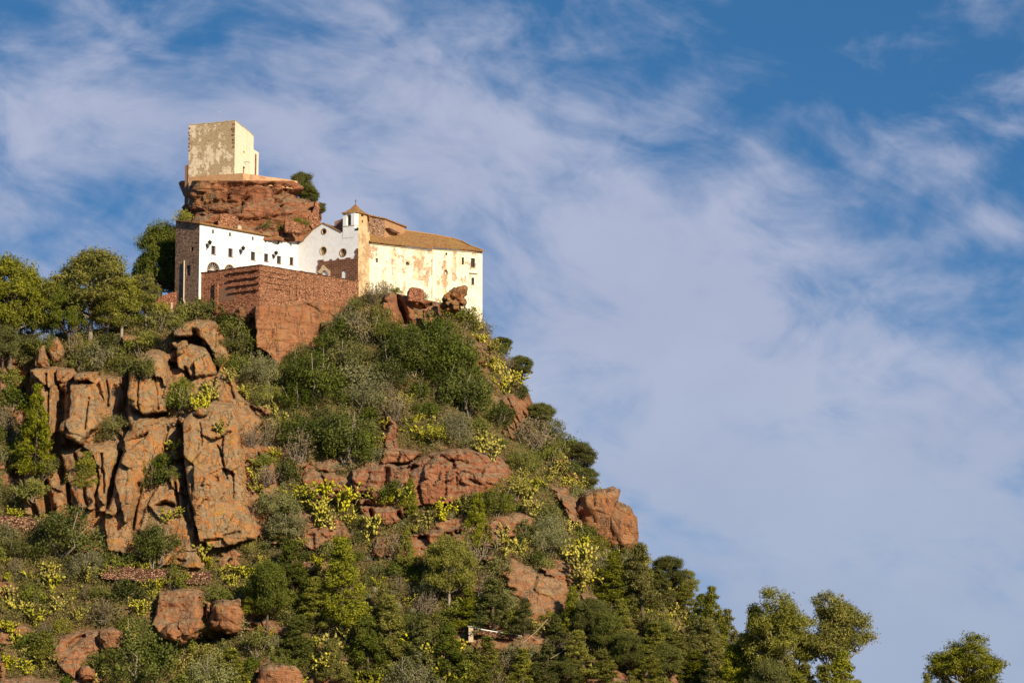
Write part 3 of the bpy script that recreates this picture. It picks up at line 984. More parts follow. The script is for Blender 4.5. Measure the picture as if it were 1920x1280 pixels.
def hill_at(x, y, reach=10):
    """index of the hill vertex seen at a pixel, or the closest one below it; -1 if none"""
    i, j = int((x + 100) / 2), int(y / 2)
    for rad in range(0, reach + 1):
        for dj in range(-rad, rad + 1):
            for di in ((-rad, rad) if abs(dj) != rad else range(-rad, rad + 1)):
                a, b2 = j + dj, i + di
                if 0 <= a < MAPH and 0 <= b2 < MAPW and smap[a, b2] >= 0:
                    return int(smap[a, b2])
    return -1
# ------------------------------------------------------------------ walls with real openings
UP = Vector((0, 0, 1))


class Wall:
    """a vertical wall plane from A to B (seen from the camera A is left); u runs along it, z is height"""
    def __init__(self, A, B):
        self.A = Vector((A[0], A[1], 0))
        d = Vector((B[0] - A[0], B[1] - A[1], 0))
        self.L = d.length
        self.d = d.normalized()
        self.n = Vector((self.d.y, -self.d.x, 0))            # outward, towards the camera side

    def uz(self, x, y):
        p = on_plane(x, y, self.A, self.n)
        return ((p - self.A).dot(self.d), p.z)

    def w(self, u, z, out=0.0):
        p = self.A + self.d * u + self.n * out
        return Vector((p.x, p.y, z))


def circle(cu, cz, ru, rz, n=20):
    return [(cu + ru * math.cos(2 * math.pi * k / n), cz + rz * math.sin(2 * math.pi * k / n)) for k in range(n)]


def arch(cu, z0, w, ztop, n=9):
    r = w / 2
    zs = ztop - r
    return [(cu - r, z0), (cu + r, z0)] + [(cu + r * math.cos(math.pi * k / (n - 1)), zs + r * math.sin(math.pi * k / (n - 1))) for k in range(n)]


def rect(cu, cz, w, h):
    return [(cu - w / 2, cz - h / 2), (cu + w / 2, cz - h / 2), (cu + w / 2, cz + h / 2), (cu - w / 2, cz + h / 2)]


def wall_face(name, wl, outline, holes, mat, parent, reveal=0.35, reveal_mat=None, out=0.0, thick=0.0):
    """wall sheet with holes whose reveals go inwards; thick > 0 gives it its own side faces instead"""
    pts = [Vector((u, z)) for u, z in outline]
    no = len(pts)
    edges = [(k, (k + 1) % no) for k in range(no)]
    loops = []
    for h in holes:
        i0 = len(pts)
        pts += [Vector(p) for p in h]
        edges += [(i0 + k, i0 + (k + 1) % len(h)) for k in range(len(h))]
        loops.append(h)
    v2, e2, f2, _, _, _ = geometry.delaunay_2d_cdt(pts, edges, [], 1, 1e-4)
    V = [wl.w(p.x, p.y, out) for p in v2]
    uv = [(p.x, p.y) for p in v2]
    F = []
    for f in f2:
        c = sum((v2[i] for i in f), Vector((0, 0))) / len(f)
        inside = False
        for h in loops:
            q = poly_dist(np.array([c.x]), np.array([c.y]), h)
            inside |= bool(q[0] > 0)
        if not inside:
            F.append(tuple(f))
    # orient outwards
    out_f = []
    for f in F:
        a, b, c = (V[f[0]], V[f[1]], V[f[2]])
        if (b - a).cross(c - a).dot(wl.n) < 0:
            f = tuple(reversed(f))
        out_f.append(f)
    F = out_f
    mi = [0] * len(F)
    for h in loops:
        i0 = len(V)
        n = len(h)
        for p in h:
            V.append(wl.w(p[0], p[1], out))
            uv.append(p)
        for p in h:
            V.append(wl.w(p[0], p[1], out - reveal))
            uv.append((p[0] + reveal, p[1]))
        for k in range(n):
            j = (k + 1) % n
            F.append((i0 + k, i0 + j, i0 + n + j, i0 + n + k))
            mi.append(1 if reveal_mat else 0)
    if thick:
        i0 = len(V)
        for p in outline:
            V.append(wl.w(p[0], p[1], out))
            uv.append(p)
        for p in outline:
            V.append(wl.w(p[0], p[1], out - thick))
            uv.append((p[0] + thick, p[1]))
        for k in range(no):
            j = (k + 1) % no
            F.append((i0 + k, i0 + j, i0 + no + j, i0 + no + k))
            mi.append(0)
    mats = [mat] + ([reveal_mat] if reveal_mat else [])
    o = mesh_obj(name, V, F, mats, parent, False, uv)
    if reveal_mat:
        o.data.polygons.foreach_set('material_index', mi)
    return o


def ring_on(wl, loop, width, out, depth, name, mat, parent):
    """a raised frame that follows an opening"""
    cu = sum(p[0] for p in loop) / len(loop)
    cz = sum(p[1] for p in loop) / len(loop)
    V, F = [], []
    n = len(loop)
    for p in loop:
        d = Vector((p[0] - cu, p[1] - cz))
        l = max(d.length, 1e-3)
        q = (p[0] + d.x / l * width, p[1] + d.y / l * width)
        V += [wl.w(p[0], p[1], out - depth), wl.w(p[0], p[1], out), wl.w(q[0], q[1], out), wl.w(q[0], q[1], out - depth)]
    for k in range(n):
        j = (k + 1) % n
        for s in range(3):
            F.append((k * 4 + s, j * 4 + s, j * 4 + s + 1, k * 4 + s + 1))
    return mesh_obj(name, V, F, mat, parent)


def pane_on(wl, loop, out, name, mat, parent):
    return mesh_obj(name, [wl.w(p[0], p[1], out) for p in loop], [tuple(range(len(loop)))], mat, parent)


def window(wl, cu, cz, w, h, parent, bars=True, sill=True, trim=None, reveal=0.35, label=None):
    """frame is the part; pane, sill and glazing bars its sub-parts"""
    fm = MB()
    t = 0.09
    o = -reveal + 0.10
    for (a, b, c, d) in ((cu - w / 2, cz - h / 2, t, h), (cu + w / 2 - t, cz - h / 2, t, h), (cu - w / 2 + t, cz - h / 2, w - 2 * t, t), (cu - w / 2 + t, cz + h / 2 - t, w - 2 * t, t)):
        fm.box(wl.w(a, b, o), wl.d * c, wl.n * -0.08, UP * d)
    if bars:
        fm.box(wl.w(cu - 0.035, cz - h / 2 + t, o - 0.01), wl.d * 0.07, wl.n * -0.06, UP * (h - 2 * t))
    f = fm.build('window', M['frame'], parent)
    if label:
        f['label'] = label
    pane_on(wl, rect(cu, cz, w, h), -reveal + 0.06, 'pane', M['glass'], parent).parent = f
    if sill:
        MB().box(wl.w(cu - w / 2 - 0.08, cz - h / 2 - 0.13, -0.1), wl.d * (w + 0.16), wl.n * 0.2, UP * 0.127).build('sill', M[trim or 'brown_trim'], parent).parent = f
    for c in f.children:
        c.matrix_parent_inverse = f.matrix_parent_inverse.copy() @ Matrix.Identity(4)
        c.matrix_parent_inverse = Matrix.Identity(4)
    return f


def fix_sub(f, c):
    """make c (built in world coordinates) a sub-part of f"""
    c.parent = f
    c.matrix_parent_inverse = Matrix.Identity(4)
    return c


def roof_sheet(name, poly3, eave_a, eave_b, mat, parent, thick=0.12):
    """flat tiled slope with thickness; uv u along the eave, v up the slope"""
    poly3 = [Vector(p) for p in poly3]
    d = (Vector(eave_b) - Vector(eave_a)).normalized()
    nrm = Vector((0, 0, 0))
    for k in range(1, len(poly3) - 1):
        nrm += (poly3[k] - poly3[0]).cross(poly3[k + 1] - poly3[0])
    nrm.normalize()
    if nrm.z < 0:
        nrm = -nrm
    s = nrm.cross(d)
    n = len(poly3)
    V = poly3 + [p - nrm * thick for p in poly3]
    F = [tuple(range(n)), tuple(reversed(range(n, 2 * n)))] + [(k, n + k, n + (k + 1) % n, (k + 1) % n) for k in range(n)]
    uv = [((p - Vector(eave_a)).dot(d), (p - Vector(eave_a)).dot(s)) for p in V]
    return mesh_obj(name, V, F, mat, parent, False, uv)


def eave_tiles(name, a, b, down, mat, parent, step=0.28, r=0.11, ln=0.5):
    """the row of round tile ends along an eave"""
    a, b = Vector(a), Vector(b)
    L = (b - a).length
    d = (b - a) / L
    m = MB()
    rs = random.Random(5)
    k = 0.1
    while k < L:
        p = a + d * k
        j = rs.uniform(-0.04, 0.06)
        m.tube([p - down * (ln - 0.1), p + down * (0.08 + j)], r * rs.uniform(0.9, 1.12), 6)
        k += step * rs.uniform(0.94, 1.06)
    return m.build(name, mat, parent)


# =================================================================== watch tower on its rock
Zt = at(441, 226.5, 650)[2]
tA = at_z(354.5, 234.7, Zt)            # far left
tB = P(441, 226.5, 650)                # near corner
tC = at_z(475.6, 254.2, Zt)            # far right
tD = tA + (tC - tB)
Zb = 140.2
tower = empty('watchtower', (tB.x, tB.y, Zb), 'tall square cream watchtower with weathered render standing alone on the topmost rock', 'tower')
wl_l, wl_r = Wall(tA, tB), Wall(tB, tC)
rs = random.Random(3)


def ragged_top(L, z, amp, n):
    return [(L * k / n, z + (rs.uniform(-amp, amp) if 0 < k < n else 0)) for k in range(n + 1)]


top_l = ragged_top(wl_l.L, Zt, 0.07, 14)
wall_face('grey_wall', wl_l, [(0, Zb), (wl_l.L, Zb)] + list(reversed(top_l)), [], M['tower_grey'], tower)
niche = wl_r.uz(457.5, 288.0)
doorc = wl_r.uz(457.8, 318.8)
hn = arch(niche[0], niche[1] - 0.55, 1.5, niche[1] + 0.55)
hd = rect(doorc[0], doorc[1] - 0.3, 1.7, 1.9)
top_r = ragged_top(wl_r.L, Zt, 0.10, 10)
wall_face('cream_wall', wl_r, [(0, Zb), (wl_r.L, Zb)] + list(reversed(top_r)), [hn, hd], M['tower_cream'], tower, 0.4)
pane_on(wl_r, hn, -0.4, 'niche_back', M['tower_cream'], tower)
dr = pane_on(wl_r, hd, -0.32, 'door', M['door'], tower)
fix_sub(dr, MB().box(wl_r.w(hd[0][0] + 0.8, hd[0][1], -0.31), wl_r.d * 0.08, wl_r.n * 0.05, UP * 1.9).build('door_post', M['frame'], None))
MB().tube([wl_r.w(doorc[0] - 0.2, doorc[1] + 1.5, 0), wl_r.w(doorc[0] + 0.6, doorc[1] + 1.75, 0.6), wl_r.w(doorc[0] + 1.3, doorc[1] + 1.6, 0.7)], 0.05).build('lamp_bracket', M['iron'], tower)
for (A_, B_) in ((tC, tD), (tD, tA)):
    w_ = Wall(A_, B_)
    wall_face('rear_wall', w_, [(0, Zb), (w_.L, Zb), (w_.L, Zt), (0, Zt)], [], M['tower_grey'], tower)
mesh_obj('flat_roof', [p + Vector((0, 0, -0.25)) for p in (tA, tB, tC, tD)], [(0, 1, 2, 3)], M['tower_grey'], tower)
# weathered quoins stick out along both edges of the grey face
z = Zt - 0.5
while z > Zt - 5.4:
    h = rs.uniform(0.22, 0.4)
    l = rs.uniform(0.25, 0.75)
    MB().box(wl_l.w(wl_l.L - l - rs.uniform(0, 0.12), z - h, -0.05), wl_l.d * l, wl_l.n * rs.uniform(0.10, 0.2), UP * h).build('quoin', M['brown_trim'], tower)
    l = rs.uniform(0.2, 0.45)
    MB().box(wl_l.w(-rs.uniform(0.02, 0.14), z - h, -0.25), wl_l.d * l, wl_l.n * rs.uniform(0.30, 0.36), UP * h).build('quoin', M['brown_trim'], tower)
    z -= rs.uniform(0.5, 0.95)
cap = MB()
for w_, tp in ((wl_l, top_l), (wl_r, top_r)):
    for (u0, z0), (u1, z1) in zip(tp[:-1], tp[1:]):
        cap.box(w_.w(u0, z0 - 0.003, 0.06), w_.d * (u1 - u0), w_.n * -0.45, UP * 0.12)
cap.build('coping', M['stone_trim'], tower)
ax = on_plane(411.5, 231.0, wl_l.A - wl_l.n * 2.0, wl_l.n)
MB().tube([Vector((ax.x, ax.y, Zt - 0.3)), on_plane(411.5, 210.5, wl_l.A - wl_l.n * 2.0, wl_l.n)], [0.07, 0.035], 5).build('antenna_mast', M['steel'], tower)
hp = on_plane(411.5, 211.5, wl_l.A - wl_l.n * 2.0, wl_l.n)
MB().box(hp + Vector((-0.28, -0.06, 0)), (0.56, 0, 0), (0, 0.12, 0), (0, 0, 0.16)).build('antenna_head', M['steel'], tower)
# lower stair block at the far end of the cream face
bz = at(476, 281.6, tC.y)[2]
b0 = tC - wl_r.d * 1.2
b1 = at_z(483.2, 285.0, bz)
w_ = Wall(b0, Vector((b1.x, b1.y + 0.6, 0)))
ob = [w_.w(0, Zb, 0.15), w_.w(w_.L, Zb, 0.15), w_.w(w_.L, Zb, -3.5), w_.w(0, Zb, -3.5)]
MB().prism(ob, (0, 0, bz - Zb)).build('stair_block', M['tower_cream'], tower)
MB().box(w_.w(w_.L * 0.40, Zb, 0.15), w_.d * (w_.L * 0.25), w_.n * 0.03, UP * (bz - Zb - 0.7)).build('bare_stone_strip', M['rubble'], tower)
# shadowed lower buttress at the left rear corner
bl = Wall(tD, tA)
MB().box(tA + Vector((-0.05, 0.2, 0)) - Vector((0, 0, tA.z - Zb)), -wl_l.d * 0.7, wl_r.d * 2.4, UP * (at(352, 309, tA.y)[2] - Zb)).build('corner_buttress', M['brown_trim'], tower)

# parapet wall round the tower's platform
Zp = at(456, 324.6, 647)[2]
pB = P(456, 324.6, 647)
pA = at_z(354.0, 332.0, Zp)
pC = at_z(557.5, 339.4, Zp)
par = empty('platform_wall', (pB.x, pB.y, Zp - 3), 'low orange brown parapet wall around the platform at the foot of the watchtower', 'wall')
wpl, wpr = Wall(pA, pB), Wall(pB, pC)


def wavy(L, z, amp, n, rs_):
    return [(L * k / n, z + (rs_.uniform(-amp, amp) if 0 < k < n else 0)) for k in range(n + 1)]


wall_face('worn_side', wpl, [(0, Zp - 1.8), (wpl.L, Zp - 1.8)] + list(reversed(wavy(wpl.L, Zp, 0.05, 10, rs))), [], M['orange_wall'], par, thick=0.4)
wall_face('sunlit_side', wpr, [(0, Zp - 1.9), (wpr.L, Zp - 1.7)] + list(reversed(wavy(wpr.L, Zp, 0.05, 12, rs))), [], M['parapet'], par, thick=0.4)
MB().prism([wpr.w(0, Zp - 0.30, -0.405), wpr.w(wpr.L, Zp - 0.30, -0.405), wpr.w(wpr.L, Zp - 0.3, -12), wpl.w(0, Zp - 0.3, -9), wpl.w(0, Zp - 0.3, -0.405)], (0, 0, -1.3)).build('platform_floor', M['tower_grey'], par)

# =================================================================== the rock under the tower
L_T = [(330, 352), (336, 342), (343, 334), (356, 339), (366, 344), (374, 351), (381, 347), (388, 342), (399, 346), (410, 336), (425, 330), (450, 326)]
R_T = [(330, 560), (339, 558), (353, 566), (362, 563), (372, 564), (377, 584), (380, 594), (406, 596), (417, 599), (450, 602)]
F_T = [(330, 356), (338, 359), (347, 368), (356, 362), (366, 357), (376, 366), (388, 357), (400, 366), (420, 356), (450, 340)]
rows_, nrow, ncol = [], 118, 230
pys = np.linspace(339, 452, nrow)
RV = np.zeros((nrow, ncol, 3))
RX = np.zeros((nrow, ncol))
RYp = np.zeros((nrow, ncol))
for r, y in enumerate(pys):
    l, rt, f = float(tab(L_T, y)), float(tab(R_T, y)), float(tab(F_T, y))
    out_ = max(0.0, (y - 385) / 65.0)
    Yf = 646.2 - 4.0 * out_ + 1.2 * math.sin(max(0, y - 340) / 40.0 * math.pi) * (1 if y < 420 else 0)
    ctrl = [(l + 14, 682), (l, 668), (f, 649.5 - 3 * out_), (f + 18, 648.0 - 4 * out_), (456, Yf), (0.5 * (456 + rt) + 10, Yf + 3.6), (rt - 8, 653 - 2 * out_), (rt, 658), (rt - 6, 676)]
    pts = np.array([at(a, y, b) for a, b in ctrl])
    seg = np.concatenate([[0], np.cumsum(np.linalg.norm(np.diff(pts, axis=0), axis=1))])
    s = np.linspace(0, seg[-1], ncol)
    # corner rounding by averaging nearby samples
    P3 = np.stack([np.interp(s, seg, pts[:, k]) for k in range(3)], -1)
    for _ in range(3):
        P3[1:-1] = 0.25 * P3[:-2] + 0.5 * P3[1:-1] + 0.25 * P3[2:]
    RV[r] = P3
    RX[r], RYp[r] = project(P3)
q = RV.reshape(-1, 3)
beds = fbm(np.stack([q[:, 0] * 0.07, q[:, 1] * 0.07, q[:, 2] * 0.75], -1) + 9, 3, 0.55, True)
lump = fbm(q * 0.22 + 4, 4, 0.5)
fin = fbm(q * 0.9, 3, 0.55, True)
e_, v_, tl_ = cells(q * np.array([0.20, 0.20, 0.26]) + 7)
e2_, v2_, tl2_ = cells(q * np.array([0.42, 0.42, 0.42]) + 17)
left_f = np.repeat(np.ones(nrow), ncol) * (0.35 + 0.65 * sstep(350, 372, RX.ravel()))
dsp = 0.13 * beds + 0.32 * lump + 0.08 * fin + 0.55 * (v_ - 0.5) + 1.6 * tl_ - 0.3 * (1 - sstep(0, 0.05, e_)) + 0.2 * (v2_ - 0.5) + 0.7 * tl2_ - 0.12 * (1 - sstep(0, 0.06, e2_))
gx, gy = RX.ravel() + 3 * lump, RYp.ravel() + 3 * fin
dsp *= left_f
for pts, dep, w in [([(452, 378), (460, 373), (468, 376)], 2.2, 5), ([(425, 335), (427, 360), (424, 372)], 0.9, 1.8), ([(448, 345), (460, 343), (462, 352)], 0.8, 3), ([(340, 386), (352, 376)], 1.2, 4),
                    ([(380, 385), (388, 385)], 1.0, 3), ([(514, 345), (518, 372), (512, 395)], 1.4, 2.5), ([(523, 368), (540, 360), (556, 366)], 1.6, 4), ([(536, 352), (552, 358), (560, 372)], 1.6, 4),
                    ([(520, 380), (528, 405)], 1.0, 3), ([(400, 380), (440, 382), (470, 386)], 0.7, 2.5), ([(350, 400), (380, 398), (420, 402)], 0.7, 3), ([(498, 350), (514, 350)], 1.2, 3),
                    ([(455, 415), (500, 412), (550, 404)], 0.8, 2.5), ([(586, 378), (590, 392), (584, 404)], 1.2, 3)]:
    dsp -= dep * np.exp(-(line_dist(gx, gy, pts) / w) ** 2)
edge_f = np.repeat(sstep(0, 14, np.arange(nrow)), ncol)
nx = np.gradient(RV, axis=1)
nrm = np.stack([nx[..., 1], -nx[..., 0], nx[..., 2] * 0], -1).reshape(-1, 3)
nrm /= np.linalg.norm(nrm, axis=1)[:, None] + 1e-9
q = q + nrm * ((dsp - 0.25 * (1 - edge_f)) * (0.2 + 0.8 * edge_f))[:, None]
ii = np.arange(nrow * ncol).reshape(nrow, ncol)
Fq = np.stack([ii[1:, :-1], ii[1:, 1:], ii[:-1, 1:], ii[:-1, :-1]], -1).reshape(-1, 4)
# lid
lid_c = q.reshape(nrow, ncol, 3)[0].mean(0)
me = np_mesh('cliff', q, Fq, True)
for nm, val in (('rock', 1.0), ('tone', 0.35)):
    a_ = me.attributes.new(nm, 'FLOAT', 'POINT')
    tv = np.full(len(q), val, np.float32)
    if nm == 'tone':
        tv = (0.02 + 0.5 * (1 - sstep(375, 430, RX.ravel())) * (1 - sstep(372, 395, RYp.ravel()))).astype(np.float32)
    a_.data.foreach_set('value', tv)
me.materials.append(M['rock'])
tag(link('cliff', me), kind='structure')
top_ring = q.reshape(nrow, ncol, 3)[0][::6]
tag(mesh_obj('cliff_top', [tuple(p) for p in top_ring] , [tuple(range(len(top_ring)))], M['rock']), kind='structure')

# =================================================================== the long white wing
Zw = P(374.8, 419.3, 632)[2]
wA = P(374.8, 419.3, 632)
wB = at_z(558.6, 452.6, Zw)
ww = Wall(wA, wB)
Zw0 = 117.5
backd = -ww.n
end_top_px = (329.8, 413.4)
# end wall goes straight back from the corner
we_dir = backd
tmp = Wall(wA + we_dir * 7.2, wA)
eu, ez = tmp.uz(*end_top_px)
we = Wall(wA + we_dir * (7.2 - eu), wA)
wing = empty('convent_wing', (wA.x, wA.y, Zw0), 'long low whitewashed wing with two rows of small windows and a brown stone end', 'building')
holes, wins = [], []
CX = lambda v: 320 + v / 6.4
CY = lambda v: 390 + v / 6.4
for (x0, y0_, x1, y1_) in ((497, 255, 522, 315), (700, 290, 725, 348), (975, 340, 997, 395), (1127, 363, 1150, 418), (1283, 385, 1305, 442), (1435, 410, 1452, 465)):
    c = ww.uz(CX((x0 + x1) / 2), CY((y0_ + y1_) / 2))
    a, b = ww.uz(CX(x0), CY(y0_))[0], ww.uz(CX(x1), CY(y0_))[0]
    h = (y1_ - y0_) / 6.4 * 0.1 * 0.86
    holes.append(rect(c[0], c[1], b - a, h))
    wins.append((c[0], c[1], b - a, h, False))
for (x0, y0_, x1, y1_) in ((488, 447, 540, 560), (692, 477, 745, 590), (963, 517, 1015, 630), (1122, 540, 1172, 648), (1275, 567, 1325, 672), (1428, 583, 1475, 690)):
    c = ww.uz(CX((x0 + x1) / 2), CY((y0_ + y1_) / 2))
    a, b = ww.uz(CX(x0), CY(y0_))[0], ww.uz(CX(x1), CY(y0_))[0]
    h = (y1_ - y0_) / 6.4 * 0.1 * 0.9
    holes.append(rect(c[0], c[1], b - a, h))
    wins.append((c[0], c[1], b - a, h, True))
arches = []
for (xc, ytop, xl, xr) in ((515, 655, 445, 585), (710, 681, 650, 770)):
    c = ww.uz(CX(xc), CY(ytop))
    w = ww.uz(CX(xr), CY(ytop))[0] - ww.uz(CX(xl), CY(ytop))[0]
    loop = arch(c[0], Zw0 + 1.6, w, c[1])
    holes.append(loop)
    arches.append((c, w, loop))
wall_face('white_wall', ww, [(0, Zw0), (ww.L + 0.4, Zw0), (ww.L + 0.4, Zw), (0, Zw)], holes, M['whitewash'], wing, 0.4)
for (cu, cz, w, h, big) in wins:
    window(ww, cu, cz, w, h, wing, bars=big, sill=big, reveal=0.4)
for k, (c, w, loop) in enumerate(arches):
    dr = pane_on(ww, loop, -0.38, 'arched_door', M['glass'], wing)
    ring_on(ww, loop, 0.16, 0.03, 0.03, 'arch_trim', M['brown_trim'] if k == 0 else M['stone_trim'], wing)
    zs = c[1] - w / 2
    sp = MB()
    for t_ in range(1, 8):
        a = math.pi * t_ / 8
        sp.tube([ww.w(c[0], zs, -0.34), ww.w(c[0] + w / 2 * math.cos(a), zs + w / 2 * math.sin(a), -0.34)], 0.04, 4)
    sp.tube([ww.w(c[0] + 0.45 * math.cos(math.pi * t_ / 8), zs + 0.45 * math.sin(math.pi * t_ / 8), -0.34) for t_ in range(9)], 0.04, 4)
    sp.box(ww.w(c[0] - w / 2, zs - 0.06, -0.36), ww.d * w, ww.n * 0.06, UP * 0.12)
    fix_sub(dr, sp.build('fanlight', M['pvc'], None))
# sundial
sd = ww.uz(CX(1066), CY(502))
dial = MB().box(ww.w(sd[0] - 0.52, sd[1] - 0.6, 0.0), ww.d * 1.04, ww.n * 0.06, UP * 1.2).build('sundial', M['stone_trim'], wing)
fix_sub(dial, MB().box(ww.w(sd[0] - 0.43, sd[1] - 0.51, 0.05), ww.d * 0.86, ww.n * 0.02, UP * 1.02).build('dial_face', M['white_paint'], None))
fix_sub(dial, MB().tube([ww.w(sd[0], sd[1] + 0.42, 0.07), ww.w(sd[0] + 0.05, sd[1] + 0.05, 0.42)], 0.03, 4).build('gnomon', M['iron'], None))
# stone end wall with its sloping top
ez1 = ez
er = []
sm_c = we.uz(360.0, 467.0)
w2_c = we.uz(353.0, 507.0)
eh = [rect(sm_c[0], sm_c[1], 0.75, 0.9), rect(w2_c[0], w2_c[1], 1.2, 2.0)]
wall_face('stone_end_wall', we, [(0, Zw0 - 4), (we.L, Zw0 - 4), (we.L, Zw - 0.05), (0, ez1)], eh, M['rubble_dark'], wing, 0.35)
window(we, w2_c[0], w2_c[1], 1.2, 2.0, wing, True, False)
pane_on(we, eh[0], -0.3, 'blocked_opening', M['dark'], wing)
MB().box(we.w(we.L - 0.12, Zw0, 0.03), we.d * 0.15, we.n * -0.05, UP * (Zw - Zw0 - 0.3)).build('corner_strip', M['whitewash'], wing)
# roof: one slope rising to the back
slope_v = (we.w(0, ez1) - Vector((wA.x, wA.y, Zw)))
e0 = Vector((wA.x, wA.y, Zw + 0.10)) + ww.n * 0.45 - ww.d * 0.35 - UP * 0.08
e1 = wB + ww.n * 0.45 + ww.d * 0.3 + UP * 0.02
sl = slope_v * 1.06
rf = roof_sheet('roof', [e0, e1, e1 + sl, e0 + sl], e0, e1, M['tile'], wing, 0.14)
fix_sub(rf, eave_tiles('eave_tiles', e0 + UP * 0.06, e1 + UP * 0.06, -slope_v.normalized(), M['tile'], None))
vp = on_plane(459.5, 426.5, e0 + UP * 0.3, ww.n)
vb = Vector((vp.x, vp.y, vp.z)) + backd * 1.5
vent = MB().box(vb + Vector((-0.4, 0, -0.4)), ww.d * 0.9, backd * 0.7, UP * 0.75)
vent.prism([vb + Vector((-0.4, 0, 0.35)) - ww.d * 0.1 , vb + Vector((-0.4, 0, 0.35)) + ww.d * 1.0, vb + Vector((-0.4, 0, 0.75)) + ww.d * 0.45], backd * 0.8)
fix_sub(rf, vent.build('roof_vent', M['stone_trim'], None))
# rainwater pipe on the stone end
u0, z0 = we.uz(346.5, 489)
u1, z1 = we.uz(345.6, 562)
MB().tube([we.w(u0, z0, 0.14), we.w(u1, z1, 0.16), we.w(u1 + 1.1, z1 - 1.6, 0.5)], 0.12, 6).build('rainwater_pipe', M['pvc'], wing)

# three wrought iron lanterns on scrolled brackets
LAN = [((450, 385), (450, 505), 'first wrought iron lantern on the white wall, above the big arched door'),
       ((855, 455), (850, 572), 'second wrought iron lantern, in the middle of the long white wall beside the sundial'),
       ((1252, 515), (1245, 622), 'third wrought iron lantern, near the church end of the white wall')]
for (tx, ty), (bx, by), lab in LAN:
    tu, tz = ww.uz(CX(tx), CY(ty))
    bu, bz_ = ww.uz(CX(bx - 20), CY(by))
    H = tz - bz_
    lr = empty('wall_lantern', ww.w(bu, bz_, 0), lab, 'lantern', 'iron lanterns on the white wing')
    o_ = 0.95
    br = MB().tube([ww.w(bu, bz_, 0.03), ww.w(bu, bz_ + H * 0.55, 0.03)], 0.07, 5)
    br.tube([ww.w(bu, bz_ + H * 0.12, 0.05), ww.w(bu, bz_ + H * 0.14, 0.45), ww.w(bu, bz_ + H * 0.36, o_ - 0.1), ww.w(bu, bz_ + H * 0.44, o_)], 0.055, 5)
    br.tube([ww.w(bu, bz_ + H * 0.40, 0.05)] + [ww.w(bu, bz_ + H * (0.36 + 0.1 * math.sin(k * 0.9)), 0.3 + 0.17 * math.cos(k * 0.9)) for k in range(8)], 0.045, 5)
    br.build('bracket', M['iron'], lr)
    zb_, zt_ = bz_ + H * 0.46, bz_ + H * 0.74
    cg = MB()
    for sx in range(6):
        a = sx * math.pi / 3
        p0 = ww.w(bu + 0.22 * math.cos(a), zb_, o_ + 0.22 * math.sin(a))
        p1 = ww.w(bu + 0.40 * math.cos(a), zt_, o_ + 0.40 * math.sin(a))
        cg.tube([p0, p1], 0.04, 4)
    cg.build('cage', M['iron'], lr)
    gl = MB()
    r0 = [ww.w(bu + 0.20 * math.cos(a * math.pi / 3), zb_, o_ + 0.20 * math.sin(a * math.pi / 3)) for a in range(6)]
    r1 = [ww.w(bu + 0.37 * math.cos(a * math.pi / 3), zt_, o_ + 0.37 * math.sin(a * math.pi / 3)) for a in range(6)]
    gl.v += r0 + r1
    gl.f += [(k, (k + 1) % 6, 6 + (k + 1) % 6, 6 + k) for k in range(6)] + [tuple(reversed(range(6)))]
    gl.build('glass', M['glass'], lr)
    cp = MB()
    ring = [ww.w(bu + 0.50 * math.cos(a * math.pi / 3), zt_, o_ + 0.50 * math.sin(a * math.pi / 3)) for a in range(6)]
    apex = ww.w(bu, bz_ + H * 0.93, o_)
    cp.v += ring + [apex]
    cp.f += [(k, (k + 1) % 6, 6) for k in range(6)] + [tuple(reversed(range(6)))]
    cp.tube([apex - UP * 0.1, ww.w(bu, tz, o_)], 0.05, 5)
    cp.build('cap', M['iron'], lr)

# =================================================================== the church
C0 = P(672.0, 455.0, 642.2)
fA = Vector((wB.x, wB.y, 0)) - ww.n * 0.02
wf = Wall(fA, C0)
church = empty('church', (C0.x, C0.y, 118), 'church with grey white curved gable, round windows, belfry and long peeling cream side wall', 'church')
FX = lambda v: 540 + v / 7.53
FY = lambda v: 370 + v / 7.53
Zf0 = 117.8
bel_u0 = wf.uz(FX(777), FY(400))[0]
bel_u1 = wf.uz(FX(942), FY(400))[0]
gable = [wf.uz(FX(a), FY(b)) for a, b in ((135, 672), (200, 622), (250, 568), (300, 505), (350, 460), (400, 420), (450, 388), (500, 362), (540, 385), (590, 414), (650, 450), (700, 474), (742, 492), (777, 492))]
right_u = wf.L
out_l = [(0, Zf0), (right_u, Zf0), (right_u, gable[-1][1])] + list(reversed(gable[1:])) + [(0, gable[0][1])]
OC = [((507, 482), 30, 38), ((500, 755), 44, 58), ((778, 782), 42, 55)]
oc_loops = []
for (x, y), rx, ry in OC:
    c = wf.uz(FX(x), FY(y))
    ru = (wf.uz(FX(x + rx), FY(y))[0] - wf.uz(FX(x - rx), FY(y))[0]) / 2
    rz = ry / 7.53 * 0.1 * 0.98
    oc_loops.append((c, ru, rz, circle(c[0], c[1], ru, rz)))
wall_face('facade', wf, out_l, [o[3] for o in oc_loops], M['facade'], church, 0.5, M['stone_trim'])
